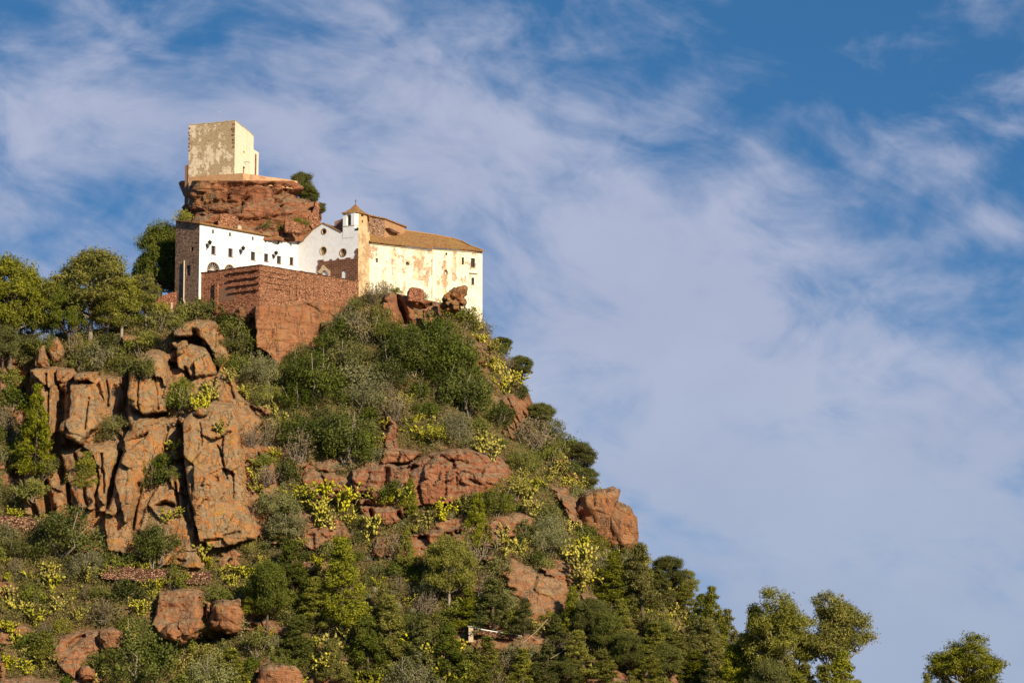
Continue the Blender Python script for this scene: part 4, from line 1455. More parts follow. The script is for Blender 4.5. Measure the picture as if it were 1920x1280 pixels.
for k, (c, ru, rz, loop) in enumerate(oc_loops):
    rg = ring_on(wf, loop, 0.16, 0.05, 0.05, 'round_window', M['brown_trim'] if k != 1 else M['stone_trim'], church)
    fix_sub(rg, pane_on(wf, loop, -0.45, 'pane', M['dark'] if k else M['door'], None))
    if k:
        tr_ = MB()
        for t_ in range(6):
            a = math.pi * t_ / 3 + 0.3
            tr_.tube([wf.w(c[0] + 0.2 * ru * math.cos(a), c[1] + 0.2 * rz * math.sin(a), -0.33), wf.w(c[0] + ru * math.cos(a), c[1] + rz * math.sin(a), -0.33)], 0.05, 4)
        tr_.tube([wf.w(c[0] + 0.3 * ru * math.cos(a * 0.6283), c[1] + 0.3 * rz * math.sin(a * 0.6283), -0.33) for a in range(11)], 0.05, 4)
        tr_.tube([wf.w(c[0] + 0.7 * ru * math.cos(a * 0.6283), c[1] + 0.7 * rz * math.sin(a * 0.6283), -0.33) for a in range(11)], 0.04, 4)
        fix_sub(rg, tr_.build('tracery', M['stone_trim'], None))
# coping of the curved gable
cp = MB()
for (a, b) in zip(gable[:-2], gable[1:-1]):
    cp.box(wf.w(a[0], a[1] - 0.02, 0.10), wf.d * (b[0] - a[0]) + UP * (b[1] - a[1]), wf.n * -0.5, UP * 0.14)
cp.build('gable_coping', M['tile'], church)
# nave roof behind the gable: two slopes running back
ridge = wf.w(gable[7][0], gable[7][1] + 0.05, 0.15)
lft = wf.w(gable[1][0], gable[1][1] + 0.05, 0.15)
rgt = wf.w(gable[12][0] + 0.3, gable[12][1] + 0.0, 0.15)
midl = wf.w(gable[4][0], gable[4][1] + 0.05, 0.15)
bk = -wf.n * 9.0
nr = roof_sheet('nave_roof', [rgt, ridge, ridge + bk, rgt + bk], ridge, ridge + bk, M['tile'], church)
fix_sub(nr, roof_sheet('far_slope', [ridge, midl, midl + bk, ridge + bk], ridge, ridge + bk, M['tile'], None))
fix_sub(nr, roof_sheet('low_slope', [midl, lft, lft + bk, midl + bk], midl, midl + bk, M['tile'], None))
# brown ashlar lower front with a toothed upper edge
tooth = [(418, 1075), (418, 960), (436, 950), (436, 905), (430, 905), (430, 885), (505, 882), (508, 905), (592, 897), (597, 875), (622, 873), (627, 895), (690, 885), (697, 860), (722, 858), (728, 878),
         (820, 868), (822, 853), (885, 850), (888, 872), (930, 866), (930, 858), (950, 855), (950, 815), (962, 812), (962, 780), (950, 778), (950, 752), (968, 750), (968, 724), (992, 722), (992, 1170)]
tl = [wf.uz(FX(a), FY(b)) for a, b in tooth]
tl = [(tl[0][0], Zf0)] + tl[:-1] + [(wf.L + 0.005, tl[-2][1]), (wf.L + 0.005, Zf0)]
pc = wf.uz(FX(535), FY(1030))
arch_in = [wf.uz(FX(a), FY(b)) for a, b in ((488, 1100), (488, 1070), (500, 1045), (518, 1032), (540, 1036), (565, 1056), (582, 1085), (584, 1105))]
arch_in = [(arch_in[0][0], Zf0 + 0.3)] + arch_in[:-1] + [(arch_in[-1][0], Zf0 + 0.3)]
nb = wf.uz(FX(795), FY(1040))
blind = arch(nb[0], Zf0 + 0.5, 1.05, nb[1] + 0.1)
wall_face('ashlar_front', wf, list(reversed(tl)), [arch_in, blind], M['ashlar'], church, 0.6, None, 0.16, 0.16)
pane_on(wf, arch_in, -0.40, 'church_door', M['dark'], church)
pane_on(wf, blind, -0.25, 'blind_arch', M['ashlar'], church)
surr = [wf.uz(FX(a), FY(b)) for a, b in ((425, 1062), (470, 1010), (490, 970), (512, 958), (535, 985), (570, 1015), (605, 1045), (600, 1105), (584, 1105), (582, 1085), (565, 1056), (540, 1036), (518, 1032), (500, 1045), (488, 1070), (470, 1078))]
MB().prism([wf.w(u, z, 0.165) for u, z in surr], wf.n * 0.12).build('portal_arch', M['stone_trim'], church)
fix_sub(church, MB().box(wf.w(wf.uz(FX(770), FY(960))[0] - 0.25, wf.uz(FX(770), FY(960))[1] - 0.25, 0.16), wf.d * 0.5, wf.n * 0.1, UP * 0.5).build('crest_stone', M['stone_trim'], church))
church.children[-1].matrix_parent_inverse = Matrix.Translation(-church.location)

# belfry: square shaft with a white chamfer, rising over the facade's corner
Zbe = at(FX(985), FY(183), 641.0)[2]
Zsh = wf.uz(FX(900), FY(400))[1]
bf0 = wf.w(bel_u0, 0, 0.06)
bf1 = wf.w(bel_u1, 0, 0.06)
cj = on_plane(FX(995), FY(300), wf.w(0, 0, -0.75), wf.n)
ch1 = Vector((cj.x, cj.y, 0))
sdir = Vector((math.cos(R(52)), math.sin(R(52)), 0))
sp_ = on_plane(FX(1115), FY(300), ch1, Vector((sdir.y, -sdir.x, 0)))
bs1 = Vector((sp_.x, sp_.y, 0))
depth_v = -wf.n * 4.6
bb0 = bf0 + depth_v
bb1 = bs1 + (bf0 - bf1) * 0.3 + depth_v * 0.2
w_f, w_c, w_s = Wall(bf0, bf1), Wall(bf1, ch1), Wall(ch1, bs1)
Zlow = gable[-1][1] - 1.2
o1 = w_f.uz(FX(858), FY(320))
belf_open = arch(o1[0], w_f.uz(FX(858), FY(404))[1], w_f.uz(FX(890), FY(320))[0] - w_f.uz(FX(826), FY(320))[0], w_f.uz(FX(858), FY(232))[1])
wall_face('belfry_front', w_f, [(0, Zlow), (w_f.L, Zlow), (w_f.L, Zbe), (0, Zbe)], [belf_open], M['facade'], church, 0.9, M['whitewash'])
wall_face('belfry_chamfer', w_c, [(0, Zsh - 0.6), (w_c.L, Zsh - 0.6), (w_c.L, Zbe), (0, Zbe)], [], M['whitewash'], church)
o2, o3 = w_s.uz(FX(1050), FY(250)), w_s.uz(FX(1050), FY(340))
side_open = arch(o2[0], o2[1] - 0.32, 0.75, o2[1] + 0.34)
side_slit = arch(o3[0], o3[1] - 0.30, 0.5, o3[1] + 0.28)
Zs0 = 116.0
# facade corner turns into the tan buttress under the belfry
wall_face('belfry_side', w_s, [(0, Zsh - 4.5), (w_s.L, Zsh - 4.5), (w_s.L, Zbe), (0, Zbe)], [side_open, side_slit], M['belfry_tan'], church, 0.5)
pane_on(w_s, side_slit, -0.45, 'slit_back', M['dark'], church)
wb1, wb2 = Wall(bs1, bb0 + (bs1 - bf1)), Wall(bb0 + (bs1 - bf1), bb0)
wall_face('belfry_back', wb1, [(0, Zlow), (wb1.L, Zlow), (wb1.L, Zbe), (0, Zbe)], [], M['belfry_tan'], church)
wb3 = Wall(bb0, bf0)
wall_face('belfry_flank', wb3, [(0, Zlow), (wb3.L, Zlow), (wb3.L, Zbe), (0, Zbe)], [], M['facade'], church)
mesh_obj('belfry_floor', [Vector((p.x, p.y, Zsh - 0.2)) for p in (bf0, bf1, ch1, bs1, bb0 + (bs1 - bf1), bb0)], [(0, 1, 2, 3, 4, 5)], M['facade'], church)
MB().tube([Vector((p.x, p.y, Zsh + 0.02)) for p in (bf0 + wf.n * 0.05, bf1 + w_f.n * 0.05, ch1 + w_c.n * 0.05, bs1 + w_s.n * 0.05)], 0.06, 5).build('string_course', M['stone_trim'], church)
# bell
bc = w_f.w(o1[0], Zsh + 1.15, -1.6)
bm_ = MB()
prof = [(0.0, 0.62), (0.16, 0.60), (0.24, 0.45), (0.28, 0.2), (0.36, 0.05), (0.44, 0.0)]
for k, (r_, h_) in enumerate(prof):
    for s in range(10):
        a = s * math.pi / 5
        bm_.v.append(bc + Vector((r_ * math.cos(a), r_ * math.sin(a), h_)))
for k in range(len(prof) - 1):
    for s in range(10):
        bm_.f.append((k * 10 + s, k * 10 + (s + 1) % 10, (k + 1) * 10 + (s + 1) % 10, (k + 1) * 10 + s))
bm_.tube([bc + Vector((0, 0, 0.55)), bc + Vector((0, 0, 1.3))], 0.08, 5)
bm_.build('bell', M['iron'], church)
# tiled cap of the belfry with swept eaves
ctr = (bf0 + bs1 + bf1 + bb0 + (bs1 - bf1)) / 4
ctr = (bf0 + (bb0 + (bs1 - bf1))) / 2
apex = Vector((ctr.x, ctr.y, at(FX(955), FY(97), ctr.y)[2]))
corners = []
for p in (bf0, bf1 + (ch1 - bf1) * 0.5, bs1, bb0 + (bs1 - bf1), bb0):
    d = Vector((p.x - ctr.x, p.y - ctr.y, 0))
    corners.append(Vector((ctr.x, ctr.y, 0)) + d * (1 + 0.42 / d.length))
cap_m = MB()
rings = []
for f_, zz in ((1.0, Zbe - 0.06), (1.0, Zbe + 0.06), (0.72, Zbe + (apex.z - Zbe) * 0.20), (0.42, Zbe + (apex.z - Zbe) * 0.48), (0.16, Zbe + (apex.z - Zbe) * 0.82), (0.03, apex.z)):
    rings.append([Vector((ctr.x + (c.x - ctr.x) * f_, ctr.y + (c.y - ctr.y) * f_, zz)) for c in corners])
uvs = []
for rg_ in rings:
    for k, p in enumerate(rg_):
        cap_m.v.append(p)
        uvs.append(((p - rg_[0]).length if len(rg_) else 0, (apex - p).length))
nc_ = len(corners)
for k in range(len(rings) - 1):
    for s in range(nc_):
        cap_m.f.append((k * nc_ + s, k * nc_ + (s + 1) % nc_, (k + 1) * nc_ + (s + 1) % nc_, (k + 1) * nc_ + s))
cap_m.f.append(tuple(reversed(range(nc_))))
brf = mesh_obj('belfry_roof', cap_m.v, cap_m.f, M['tile'], church, False, uvs)
et = MB()
for k in range(nc_):
    a, b = rings[0][k], rings[0][(k + 1) % nc_]
    L_ = (b - a).length
    n_ = int(L_ / 0.3)
    for t_ in range(n_):
        p = a + (b - a) * ((t_ + 0.5) / n_)
        dv = (Vector((ctr.x, ctr.y, p.z)) - p).normalized()
        et.tube([p - dv * 0.10 + UP * 0.02, p + dv * 0.4 + UP * 0.16], 0.11, 5)
fix_sub(brf, et.build('eave_tiles', M['tile'], None))
cr = MB().tube([apex - UP * 0.1, apex + UP * 0.95], 0.05, 5)
cr.box(apex + Vector((-0.28, -0.03, 0.55)), (0.56, 0, 0), (0, 0.06, 0), (0, 0, 0.07))
cr.build('roof_cross', M['iron'], church)

# buttress and side walls
SX = lambda v: 660 + v / 5.565
SY = lambda v: 390 + v / 5.565
Ze = at(SX(180), SY(357), 644.0)[2]
e_pts = [at_z(SX(180), SY(357), Ze), at_z(SX(834), SY(431), Ze)]
pitch = math.tan(R(24))
en = Wall(e_pts[0], e_pts[1])
pn = Vector((en.n.x * pitch, en.n.y * pitch, 1.0)).normalized()
e2a = on_plane(SX(842), SY(413), e_pts[0], pn)
Ze2 = e2a.z
e2_pts = [e2a, at_z(SX(1366), SY(456), Ze2)]
B1 = Vector((e_pts[0].x, e_pts[0].y, 0)) + Vector((0.1, 0.35, 0))
B2 = Vector((e_pts[1].x, e_pts[1].y, 0)) + Vector((0.1, 0.35, 0))
wbt = Wall(C0, B1)
Zs0 = 106.0
u_b = wbt.L
bt_out = [(0, Zs0), (u_b + 0.02, Zs0), (u_b + 0.02, Ze + 0.6), (u_b * 0.96, Ze + 2.2), (u_b * 0.80, Zsh - 1.2), (u_b * 0.78, Zsh + 0.0), (0, Zsh + 0.0)]
wall_face('buttress', wbt, bt_out, [], M['buttress'], church)
ws1 = Wall(B1, B2)
s1 = ws1.uz(SX(259), SY(546))
s2 = ws1.uz(SX(578), SY(580))
h1, h2 = rect(s1[0], s1[1], 0.5, 0.85), circle(s2[0], s2[1], 0.42, 0.38, 14)
wall_face('cream_side_wall', ws1, [(0, Zs0), (ws1.L, Zs0), (ws1.L, Ze), (0, Ze)], [h1, h2], M['cream'], church, 0.45)
pane_on(ws1, h1, -0.35, 'slit_window', M['frame'], church)
pane_on(ws1, h2, -0.4, 'round_opening', M['frame'], church)
# bare stone strip where the plaster has fallen
uS, _z = ws1.uz(SX(640), SY(560))
uE, _z = ws1.uz(SX(755), SY(560))
zlo = ws1.uz(SX(700), SY(740))[1]
rs2 = random.Random(8)
strip = []
nS = 16
for k in range(nS + 1):
    f_ = k / nS
    strip.append((uS + rs2.uniform(-0.35, 0.4) + 0.5 * f_ * 0, Ze - 0.25 + (zlo - Ze) * f_))
for k in range(nS, -1, -1):
    f_ = k / nS
    strip.append((uE + rs2.uniform(-0.4, 0.35), Ze - 0.25 + (zlo - Ze) * f_))
wall_face('bare_stone_patch', ws1, list(reversed(strip)), [], M['bare'], church, out=0.012)
C2a = Vector((e2_pts[0].x, e2_pts[0].y, 0)) + Vector((0.05, 0.4, 0))
C3 = Vector((e2_pts[1].x, e2_pts[1].y, 0)) + Vector((-0.1, 0.4, 0))
w_ret = Wall(C2a, C3)
uC = w_ret.uz(SX(1215), SY(600))[0]
wa1 = Wall(C2a, w_ret.w(uC, 0, 0.25))
wa2 = Wall(w_ret.w(uC, 0, 0.25), C3)
ah = []
A1 = [((984, 478), (10, 17), 'c'), ((979, 672), (17, 27), 'c'), ((1157, 553), (11, 42), 'r')]
for (x, y), (rx, ry), tp in A1:
    c = wa1.uz(SX(x), SY(y))
    ru = (wa1.uz(SX(x + rx), SY(y))[0] - wa1.uz(SX(x - rx), SY(y))[0]) / 2
    rz = ry / 5.565 * 0.098
    ah.append(circle(c[0], c[1], ru, rz, 14) if tp == 'c' else rect(c[0], c[1], 2 * ru, 2 * rz))
wall_face('apse_wall', wa1, [(0, Zs0), (wa1.L, Zs0), (wa1.L, Ze2), (0, Ze2)], ah, M['cream'], church, 0.45)
for k, h in enumerate(ah):
    pane_on(wa1, h, -0.4, ('vent_hole', 'round_niche', 'shuttered_window')[k], M['dark'] if k != 1 else M['cream'], church)
c_ = wa1.uz(SX(979), SY(672))
ring_on(wa1, ah[1], 0.12, 0.04, 0.04, 'niche_ring', M['brown_trim'], church)
for (xa, xb, ya, yb, sd_) in ((930, 1005, 540, 900, 21), (1035, 1095, 455, 760, 22), (1110, 1145, 470, 620, 23)):
    rs2 = random.Random(sd_)
    ua, ub = wa1.uz(SX(xa), SY(ya))[0], wa1.uz(SX(xb), SY(ya))[0]
    za, zb2 = wa1.uz(SX(xa), SY(ya))[1], wa1.uz(SX(xa), SY(yb))[1]
    nS = 14
    lf, rg2 = [], []
    for k in range(nS + 1):
        f_ = k / nS
        half = (ub - ua) / 2 * (0.45 + 0.55 * math.sin(math.pi * (0.08 + 0.84 * f_))) * rs2.uniform(0.45, 1.1)
        off = rs2.uniform(-0.15, 0.15)
        mid = (ua + ub) / 2 + off
        lf.append((mid - half, za + (zb2 - za) * f_))
        rg2.append((mid + half, za + (zb2 - za) * f_))
    hs = [h for h in ah if ua - 1 < h[0][0] < ub + 1]
    wall_face('bare_stone_patch', wa1, lf + list(reversed(rg2)), [h for h in [ah[1]] if xa == 930], M['bare'], church, 0.02, out=0.012)
a2 = []
for (x, y, hw, hh) in ((1262, 572, 21, 52), (1261, 763, 15, 40)):
    c = wa2.uz(SX(x), SY(y))
    ru = (wa2.uz(SX(x + hw), SY(y))[0] - wa2.uz(SX(x - hw), SY(y))[0]) / 2
    a2.append((c[0], c[1], 2 * ru, 2 * hh / 5.565 * 0.098))
wall_face('corner_wall', wa2, [(0, Zs0), (wa2.L, Zs0), (wa2.L, Ze2), (0, Ze2)], [rect(*a) for a in a2], M['cream'], church, 0.4)
for k, a in enumerate(a2):
    window(wa2, *a, church, True, True, 'stone_trim', 0.4)
# balcony ledge under the upper window
cb_ = wa2.uz(SX(1265), SY(680))
MB().box(wa2.w(cb_[0] - 0.9, cb_[1] - 0.1, 0), wa2.d * 1.8, wa2.n * 0.3, UP * 0.16).build('window_ledge', M['stone_trim'], church)
wj = Wall(B2, C2a)
wall_face('wall_joint', wj, [(0, Zs0), (wj.L, Zs0), (wj.L, Ze2), (0, Ze2)], [], M['cream'], church)
C4 = C3 + Vector((-2.0, 12.0, 0))
wr = Wall(C3, C4)
wall_face('far_end_wall', wr, [(0, Zs0), (wr.L, Zs0), (wr.L, Ze2), (0, Ze2)], [], M['cream'], church)
# cornice shadow line
for w_, ze_ in ((ws1, Ze), (wa1, Ze2), (wa2, Ze2)):
    MB().box(w_.w(0, ze_ - 0.28, 0.0), w_.d * w_.L, w_.n * 0.18, UP * 0.2).build('cornice', M['stone_trim'], church)
# the big tiled roof over nave side and apse
p0_ = Vector((e_pts[0].x, e_pts[0].y, Ze + 0.1)) + en.n * 0.3
RP = lambda a, b: on_plane(SX(a), SY(b), p0_, pn)
ea = p0_
eb = Vector((e_pts[1].x, e_pts[1].y, Ze + 0.1)) + en.n * 0.3
en2 = Wall(e2_pts[0], e2_pts[1])
pn2 = Vector((en2.n.x * pitch, en2.n.y * pitch, 1.0)).normalized()
p2_ = Vector((e2_pts[0].x, e2_pts[0].y, Ze2 + 0.10)) + en2.n * 0.3
RP2 = lambda a, b: on_plane(SX(a), SY(b), p2_, pn2)
ec = p2_
ed = Vector((e2_pts[1].x, e2_pts[1].y, Ze2 + 0.10)) + en2.n * 0.3
r1 = [ea, eb, ec - UP * 0.04, RP2(850, 283) - UP * 0.04, RP(530, 235), RP(500, 263), RP(165, 214)]
mr = roof_sheet('side_roof', r1, ea, eb, M['tile'], church, 0.16)
r2 = [ec, ed, RP2(1240, 400), RP2(1140, 348), RP2(1045, 320), RP2(850, 283)]
ar = roof_sheet('apse_roof', r2, ec, ed, M['tile'], church, 0.16)
back1 = RP2(1045, 320)
fix_sub(ar, roof_sheet('end_slope', [ed, RP2(1240, 400), RP2(1140, 348), back1, C4 + UP * (Ze2 - C4.z)], ed, C4 + UP * Ze2, M['tile'], None, 0.1))
fix_sub(mr, eave_tiles('eave_tiles', ea + UP * 0.05, eb + UP * 0.05, Vector((en.n.x, en.n.y, -pitch)).normalized(), M['tile'], None))
fix_sub(ar, eave_tiles('eave_tiles', ec + UP * 0.05, ed + UP * 0.05, Vector((en2.n.x, en2.n.y, -pitch)).normalized(), M['tile'], None))
for rp in ([RP(165, 214), RP(500, 263)], [RP(530, 235), RP(850, 283)], [RP2(850, 283), RP2(1045, 320), RP2(1140, 348), RP2(1240, 400), ed]):
    MB().tube([p + UP * 0.08 for p in rp], 0.16, 6).build('ridge_tiles', M['tile'], church)

# stone and orange upper storey behind the belfry
Yu = 651.0
uB = P(SX(340), SY(112), Yu)
uA = at_z(SX(140), SY(66), uB.z + 0.75)
wu = Wall(Vector((uA.x, Yu - 0.4, 0)), uB)
uzt = [wu.uz(SX(150), SY(68)), wu.uz(SX(342), SY(112))]
upper = empty('upper_house', (uB.x, uB.y, uB.z - 6), 'brown stone and orange rendered upper storey with a sloping roof behind the belfry', 'building')
zlo = uB.z - 9
wall_face('stone_wall', wu, [(0, zlo), (wu.L, zlo), (wu.L, uzt[1][1]), (uzt[0][0], uzt[0][1])], [], M['rubble_dark'], upper)
uC_ = P(SX(552), SY(190), Yu + 9.5)
wo = Wall(uB, uC_)
oz = [wo.uz(SX(342), SY(113)), wo.uz(SX(550), SY(189))]
wall_face('orange_wall', wo, [(0, zlo), (wo.L, zlo), (wo.L, oz[1][1]), (0, oz[0][1])], [], M['orange_wall'], upper)
bk = Vector((-1.5, 6.0, 0))
g_ = [wu.w(uzt[0][0] - 0.3, uzt[0][1] + 0.1, 0.3), wu.w(wu.L + 0.1, uzt[1][1] + 0.1, 0.3), wo.w(wo.L + 0.35, oz[1][1] + 0.02, 0.3)]
urf = roof_sheet('roof', [g_[0], g_[1], g_[1] + bk, g_[0] + bk], g_[0], g_[1], M['tile'], upper, 0.2)
fix_sub(urf, roof_sheet('far_slope', [g_[1], g_[2], g_[2] + bk, g_[1] + bk], g_[1], g_[2], M['tile'], None, 0.2))
lt = [on_plane(SX(a), SY(b), wo.w(0, 0, 0.8), wo.n) for a, b in ((380, 208), (392, 206), (508, 264), (500, 268), (420, 250))]
MB().prism(lt, -wo.n * 0.9).build('lean_to_roof', M['frame'], upper)
# low dark wall end seen between gable and belfry
wq = Wall(P(FX(600), FY(345), 652), P(FX(800), FY(345), 650))
qz = [wq.uz(FX(655), FY(344)), wq.uz(FX(780), FY(298))]
nb_ = MB().prism([wq.w(qz[0][0], qz[0][1] - 5, 0), wq.w(qz[1][0] + 0.6, qz[0][1] - 5, 0), wq.w(qz[1][0] + 0.6, qz[1][1] + 0.15, 0), wq.w(qz[0][0], qz[0][1], 0)], -wq.n * 0.6)
nb_.build('rear_gable', M['rubble_dark'], upper)

# =================================================================== terrace walls
tK = P(487.0, 497.0, 624.4)
tL = at_z(374.0, 512.4, tK.z)
tR = at_z(672.5, 527.6, tK.z)
terr = empty('terrace_wall', (tK.x, tK.y, tK.z - 9), 'high red rubble terrace wall with a sharp corner in front of the white wing', 'wall')
wtl, wtr = Wall(tL - (tK - tL).normalized() * 0.2, tK), Wall(tK, tR)
# the left flank runs on under the wing's stone end
zb_l = P(412, 590, 627)[2]
zb_r = P(600, 585, 632)[2]
rs3 = random.Random(12)
wall_face('shaded_flank', wtl, [(0, zb_l), (wtl.L, zb_l), (wtl.L, tK.z), (0, tK.z)], [], M['rubble'], terr, thick=0.5)
wall_face('sunlit_flank', wtr, [(0, zb_r - 3), (wtr.L, zb_r + 1), (wtr.L, tK.z)] + [(wtr.L * k / 20, tK.z + rs3.uniform(-0.06, 0.06)) for k in range(19, 0, -1)] + [(0, tK.z)], [], M['rubble_pale'], terr, thick=0.5)
cpg = MB()
for w_ in (wtl, wtr):
    u = 0.0
    while u < w_.L:
        l = rs3.uniform(0.6, 1.3)
        l = min(l, w_.L - u)
        cpg.box(w_.w(u, tK.z + rs3.uniform(-0.03, 0.0), 0.12), w_.d * (l - 0.03), w_.n * -0.6, UP * rs3.uniform(0.14, 0.2))
        u += l
cpg.build('coping', M['dry_stone'], terr)
# projecting courses near the corner (they throw the dark bands on the shaded flank)
uS0 = wtl.uz(428, 515)[0]
for k, (ya, yb) in enumerate(((503, 508.5), (516, 522), (528, 534), (540, 545))):
    zc = wtl.uz(486.5, ya)[1]
    band = MB()
    u = uS0 + 0.5 * k * 0.3
    while u < wtl.L - 0.02:
        l = min(rs3.uniform(0.5, 1.0), wtl.L + 0.01 - u)
        band.box(wtl.w(u, zc - 0.30 + rs3.uniform(-0.05, 0.05), -0.05), wtl.d * l, wtl.n * rs3.uniform(0.30, 0.52), UP * rs3.uniform(0.26, 0.36))
        u += l + rs3.uniform(0, 0.05)
    band.build('projecting_course', M['rubble'], terr)
uE0 = wtr.uz(541, 520)[0]
for k, ya in enumerate((506, 515, 526, 536)):
    zc = wtr.uz(490, ya)[1]
    band = MB()
    u = 0.0 if k < 2 else (0.4 if k == 2 else uE0 * 0.42)
    while u < uE0:
        l = min(rs3.uniform(0.5, 1.1), uE0 - u + 0.01)
        band.box(wtr.w(u, zc - 0.22 + rs3.uniform(-0.04, 0.04), -0.05), wtr.d * l, wtr.n * rs3.uniform(0.18, 0.3), UP * rs3.uniform(0.18, 0.26))
        u += l + rs3.uniform(0.0, 0.1)
    band.build('projecting_course', M['rubble_pale'], terr)
for (xa, xb, y0_, y1_) in ((543, 546, 508, 562), (556, 560, 512, 560), (572, 575, 516, 560), (588, 594, 520, 556)):
    ua, za = wtr.uz(xa, y0_)
    ub, zb2 = wtr.uz(xb, y1_)
    rib = MB()
    z = zb2
    while z < za:
        h = rs3.uniform(0.3, 0.6)
        rib.box(wtr.w(ua + rs3.uniform(-0.06, 0.06), z, -0.02), wtr.d * (ub - ua), wtr.n * rs3.uniform(0.10, 0.2), UP * min(h, za - z))
        z += h
    rib.build('pilaster', M['rubble_pale'], terr)
# fill of the terrace
MB().prism([Vector((p.x, p.y, tK.z - 1.5)) for p in (tL + Vector((0.6, 1.2, 0)), tK + Vector((0, 1.0, 0)), tR + Vector((0, 0.8, 0)), tR + Vector((-6, 8, 0)), tL + Vector((2, 8, 0)))], (0, 0, -8)).build('terrace_floor', M['dry_stone'], terr)
# pier and niche in the shaded flank
pu = wtl.uz(406, 529)
pu2 = wtl.uz(410.5, 572)
MB().box(wtl.w(pu[0], pu2[1] - 1.5, -0.05), wtl.d * 0.55, wtl.n * 0.6, UP * (pu[1] - pu2[1] + 1.5)).build('pier', M['rubble_pale'], terr)
pn1 = wtl.uz(411.5, 541)
pn2_ = wtl.uz(440, 562)
MB().box(wtl.w(pn1[0], pn2_[1], -0.02), wtl.d * (pn2_[0] - pn1[0]), wtl.n * 0.05, UP * (pn1[1] - pn2_[1])).build('rendered_panel', M['brown_trim'], terr)

# lower stretch of wall running left under the wing's stone end
lA = P(279, 563.5, 631)
lB = P(331, 545.5, 630.5)
low_w = empty('retaining_wall', (lB.x, lB.y, lB.z - 5), 'low rubble retaining wall stepping down from the stone end of the wing to the pines', 'wall')
wlw = Wall(lA, lB)
zz0 = P(300, 592, 630)[2]
wall_face('wall_face', wlw, [(0, zz0), (wlw.L, zz0), (wlw.L, lB.z), (wlw.L * 0.5, (lA.z + lB.z) / 2 + 0.05), (0, lA.z)], [], M['rubble'], low_w, thick=0.6)
MB().box(wlw.w(wlw.uz(320.5, 570)[0], zz0, 0), wlw.d * 0.35, wlw.n * 0.25, UP * (P(321, 566, 630)[2] - zz0)).build('marker_post', M['stone_trim'], low_w)

# dry stone terrace walls lower down
for pts, hgt, lab, nm in (([(-30, 962), (20, 966), (70, 970), (108, 973)], 3.4, 'broad dry stone terrace wall below the foot of the tall tan cliff', 'dry_stone_wall'),
                          ([(191, 1058), (240, 1062), (300, 1066), (350, 1068), (397, 1071)], 2.3, 'long low dry stone wall under the dark multi stemmed tree', 'dry_stone_wall')):
    ps = []
    for x, y in pts:
        i = hill_at(x, y + 18)
        ps.append(Vector(at(x, y, HV[i][1] - 1.5)))
    m = MB()
    V_, F_ = [], []
    for a, b in zip(ps[:-1], ps[1:]):
        d = (b - a)
        nn = Vector((d.y, -d.x, 0)).normalized()
        steps = max(2, int(d.length / 0.8))
        for k in range(steps):
            p, p2 = a + d * (k / steps), a + d * ((k + 1) / steps)
            m.box(Vector((p.x, p.y, p.z - hgt + rs3.uniform(-0.2, 0))) + nn * rs3.uniform(0, 0.12), Vector((p2.x - p.x, p2.y - p.y, 0)), -nn * 2.2, UP * (hgt + rs3.uniform(-0.2, 0.12)))
    tag(m.build(nm, M['dry_stone']), lab, 'wall')

# ruined masonry on the tower rock and under the church
def ruin(name, pix, Y, tilt, mat, lab, thick=1.2, cat='ruin'):
    pts = [Vector(at(x, y, Y + (x - pix[0][0]) * tilt)) for x, y in pix]
    n = Vector((tilt * 10, -1, 0)).normalized()
    return tag(MB().prism(pts, -n * thick).build(name, mat), lab, cat)


ruin('ruined_wall', [(409, 428), (409, 414), (412, 412), (413, 402), (420, 400), (432, 401), (436, 404), (446, 407), (448, 416), (448, 432)], 642.6, 0.02, M['rubble_pale'], 'ragged stub of rubble wall at the foot of the tower rock above the white wing')
ruin('ruined_wall', [(534, 434), (535, 412), (540, 408), (549, 409), (552, 416), (560, 420), (563, 428), (566, 436)], 644.0, 0.02, M['rubble_pale'], 'pale patch of rubble wall on the rock ledge beside the church gable')
ruin('ruined_pier', [(578, 420), (580, 404), (586, 398), (590, 388), (591, 378), (595, 377), (598, 384), (598, 400), (600, 412), (602, 430), (590, 432)], 650.0, 0.03, M['rubble_pale'], 'slim ruined masonry pier at the outer edge of the tower rock')
ruin('ruined_wall', [(795, 602), (796, 580), (802, 576), (812, 573), (821, 574), (822, 590), (820, 602), (808, 604)], 630.2, 0.03, M['rubble_pale'], 'broken plastered wall stub under the cream church wall', 1.0)
ruin('ruined_wall', [(766, 563), (767, 545), (772, 538), (786, 540), (794, 543), (796, 556), (790, 566)], 631.5, 0.03, M['rubble'], 'small ruined rubble wall against the church under the bare stone strip', 1.4)

